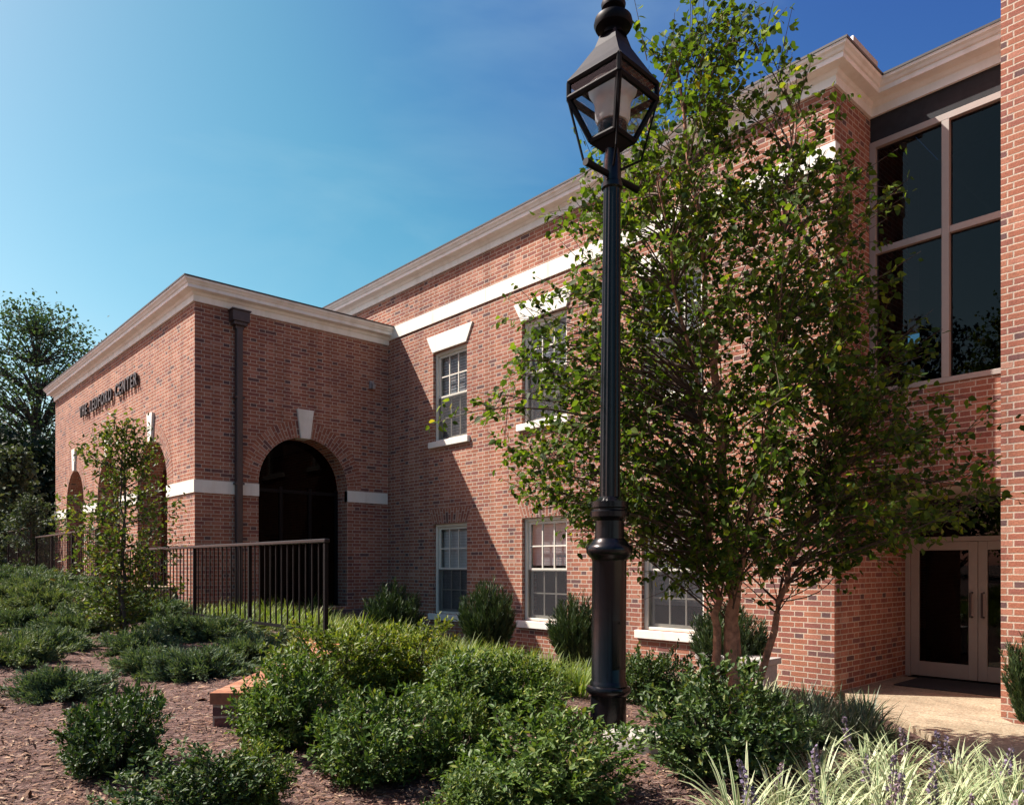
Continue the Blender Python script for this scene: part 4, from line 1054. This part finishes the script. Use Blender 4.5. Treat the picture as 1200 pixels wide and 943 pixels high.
def far_tree(name, label, u, f, h, rad, zlo, n, lsize, m, seed, airy=.5, group=None, conic=False, barkm='darkbark', xy=None):
    global rng
    rng = np.random.default_rng(seed)
    x, y = xy or at(u, f); z0 = min(gz(x, y), 1.38); t = thing(name, label, 'tree', (x, y, z0), 0, group)
    tr = MB(); pts = [np.array([0, 0, -.3])*(1-s)+np.array([rng.normal()*.3, rng.normal()*.3, h*.92])*s for s in np.linspace(0, 1, 9)]
    pts = [np.array([0, 0, h*.92*s-.3*(1-s)]) + rng.normal(size=3)*np.array([.08, .08, 0])*rad*.3 for s in np.linspace(0, 1, 9)]
    tr.tube([tuple(p) for p in pts], [max(.03, .022*h*(1-.9*s)) for s in np.linspace(0, 1, 9)], 8)
    tr.build('trunk', barkm, t, smooth=True); br = MB(); P, D, U, L = [], [], [], []
    pts = np.array(pts)
    for i in range(n):
        z = h*(zlo+(1-zlo)*rng.random()); s = (z/h-zlo)/(1-zlo)
        rr = rad*((1-s)**.8 if conic else math.sin(math.pi*min(1, max(0.02, .16+.84*s)))**.6)
        a = rng.uniform(0, 6.28); q = rng.random()**.45; tip = np.array([np.cos(a)*rr*q, np.sin(a)*rr*q, z])
        b = pts[np.argmin(np.abs(pts[:, 2]-(z-.55*rr*(0.2 if conic else 1))))]
        br.tube([tuple(b), tuple((b+tip)/2+np.array([0, 0, .08*rr])), tuple(tip)], [.012*h*.35, .006*h*.35, .002*h*.3], 4)
        k_ = int(rng.integers(18, 46)); sp = airy*rad*.16
        P.append(tip+rng.normal(size=(k_, 3))*np.array([sp*1.3, sp*1.3, sp*.6])); D.append(rvec(k_)+np.array([0, 0, -.1])); U.append(rng.normal(size=(k_, 3))*.5+np.array([0, 0, .8])); L.append(lsize*rng.uniform(.6, 1.2, k_))
    br.build('branches', barkm, t); L = np.concatenate(L)
    leaves('crown', np.concatenate(P), np.concatenate(D), unit(np.concatenate(U)), L, L*.6, m, 'lance', t)
far_tree('deciduous_tree', 'tall airy green tree rising behind the left end of the wing', 42, 40, 14.2, 5.2, .12, 560, .23, 'far_leaf', 301, .85)
far_tree('deciduous_tree', 'second airy tree further left, cut by the photo edge', -50, 44, 12.5, 4.0, .2, 240, .25, 'far_leaf', 302, 1.0)
for i, (u, f, h, rd, lb) in enumerate(((62, 36, 5.8, 2.4, 'dark evergreen touching the left end of the wing'), (22, 34, 6.2, 2.6, 'dark evergreen in the middle of the shaded far row'), (-25, 35, 6.6, 2.8, 'dark evergreen at the left photo edge of the far row'))):
    far_tree('evergreen_tree', lb, u, f, h, rd, .02, 280, .34, 'far_dark', 310+i, 1.3, 'dark evergreens beyond the lawn')
far_tree('conifer_shrub', 'grey green conifer standing behind the far upper railing', 12, 21, 3.6, 1.1, .02, 170, .17, 'far_grey', 320, 1.0, None, True)
far_tree('sapling', 'thin grey sapling beside the far upper railing', 36, 17.5, 2.0, .55, .1, 60, .10, 'far_grey', 321, 1.0)

for i, (x, y, h, rd) in enumerate(((-14, -22, 12, 4.5), (-6, -27, 13, 5), (3, -24, 11.5, 4.5), (11, -18, 12, 4.6), (17, -8, 11, 4.4))):  # unseen trees added to darken the glass reflections and block low sky light
    far_tree('deciduous_tree', 'broad tree added out of view behind the viewpoint, for the tall window to mirror and to block low sky light', 600, 1, h, rd, .12, 170, .36, 'far_dark', 330+i, 1.0, 'trees added out of view for window reflections and shade', xy=(x, y))
# small distant house
hx_, hy_ = at(48, 62); hz_ = 1.3
hs = thing('distant_house', 'small far house with pale gable glimpsed below the dark evergreens', 'house', (hx_, hy_, hz_), math.atan2(FWD[1], FWD[0])-math.pi/2)
mb = MB(); mb.prism([(-1.6, 0), (1.6, 0), (1.6, 2.6), (0, 5.2), (-1.6, 2.6)], 0, 6); mb.build('wall', 'white', hs)
mb = MB(); mb.prism([(-1.9, 2.3), (-1.9, 2.5), (0, 5.55), (1.9, 2.5), (1.9, 2.3), (0, 5.3)], -.2, 6.2); mb.build('roof', 'roof', hs)
for x in (-.8, .35):
    mb = MB(); mb.box(x, -.05, .8, x+.5, .05, 2.2); mb.build('window', 'inside', hs)

# ------------------------------------------------------------------ mulch chips
n = 60000
rng = np.random.default_rng(9)
ff = 2.6 + 5.5*rng.random(n)**1.4; uu = rng.uniform(-60, 1180, n); r = (uu-600)/FPX*ff
Px = RGT[0]*r+FWD[0]*ff; Py = RGT[1]*r+FWD[1]*ff
ok = ~((Px < -6.3) & (Py > 3.35)) & (walk_dist(Px, Py) > .1)
Px, Py = Px[ok], Py[ok]; P = np.stack([Px, Py, ground(Px, Py)+rng.uniform(0, .012, len(Px))], -1)
D = rng.normal(size=(len(P), 3))*np.array([1, 1, .18]); U = rng.normal(size=(len(P), 3))*.28+np.array([0, 0, 1]); L = rng.uniform(.012, .05, len(P))
L = np.where(rng.random(len(P)) < .006, rng.uniform(.045, .075, len(P)), L); Wd = np.where(L > .05, L*.6, L*rng.uniform(.12, .34, len(P)))
tag(leaves('mulch_chips', P, D, unit(U), L, Wd, 'chip', 'blade'), 'shredded brown wood mulch covering the planting bed', 'mulch', None, 'stuff')
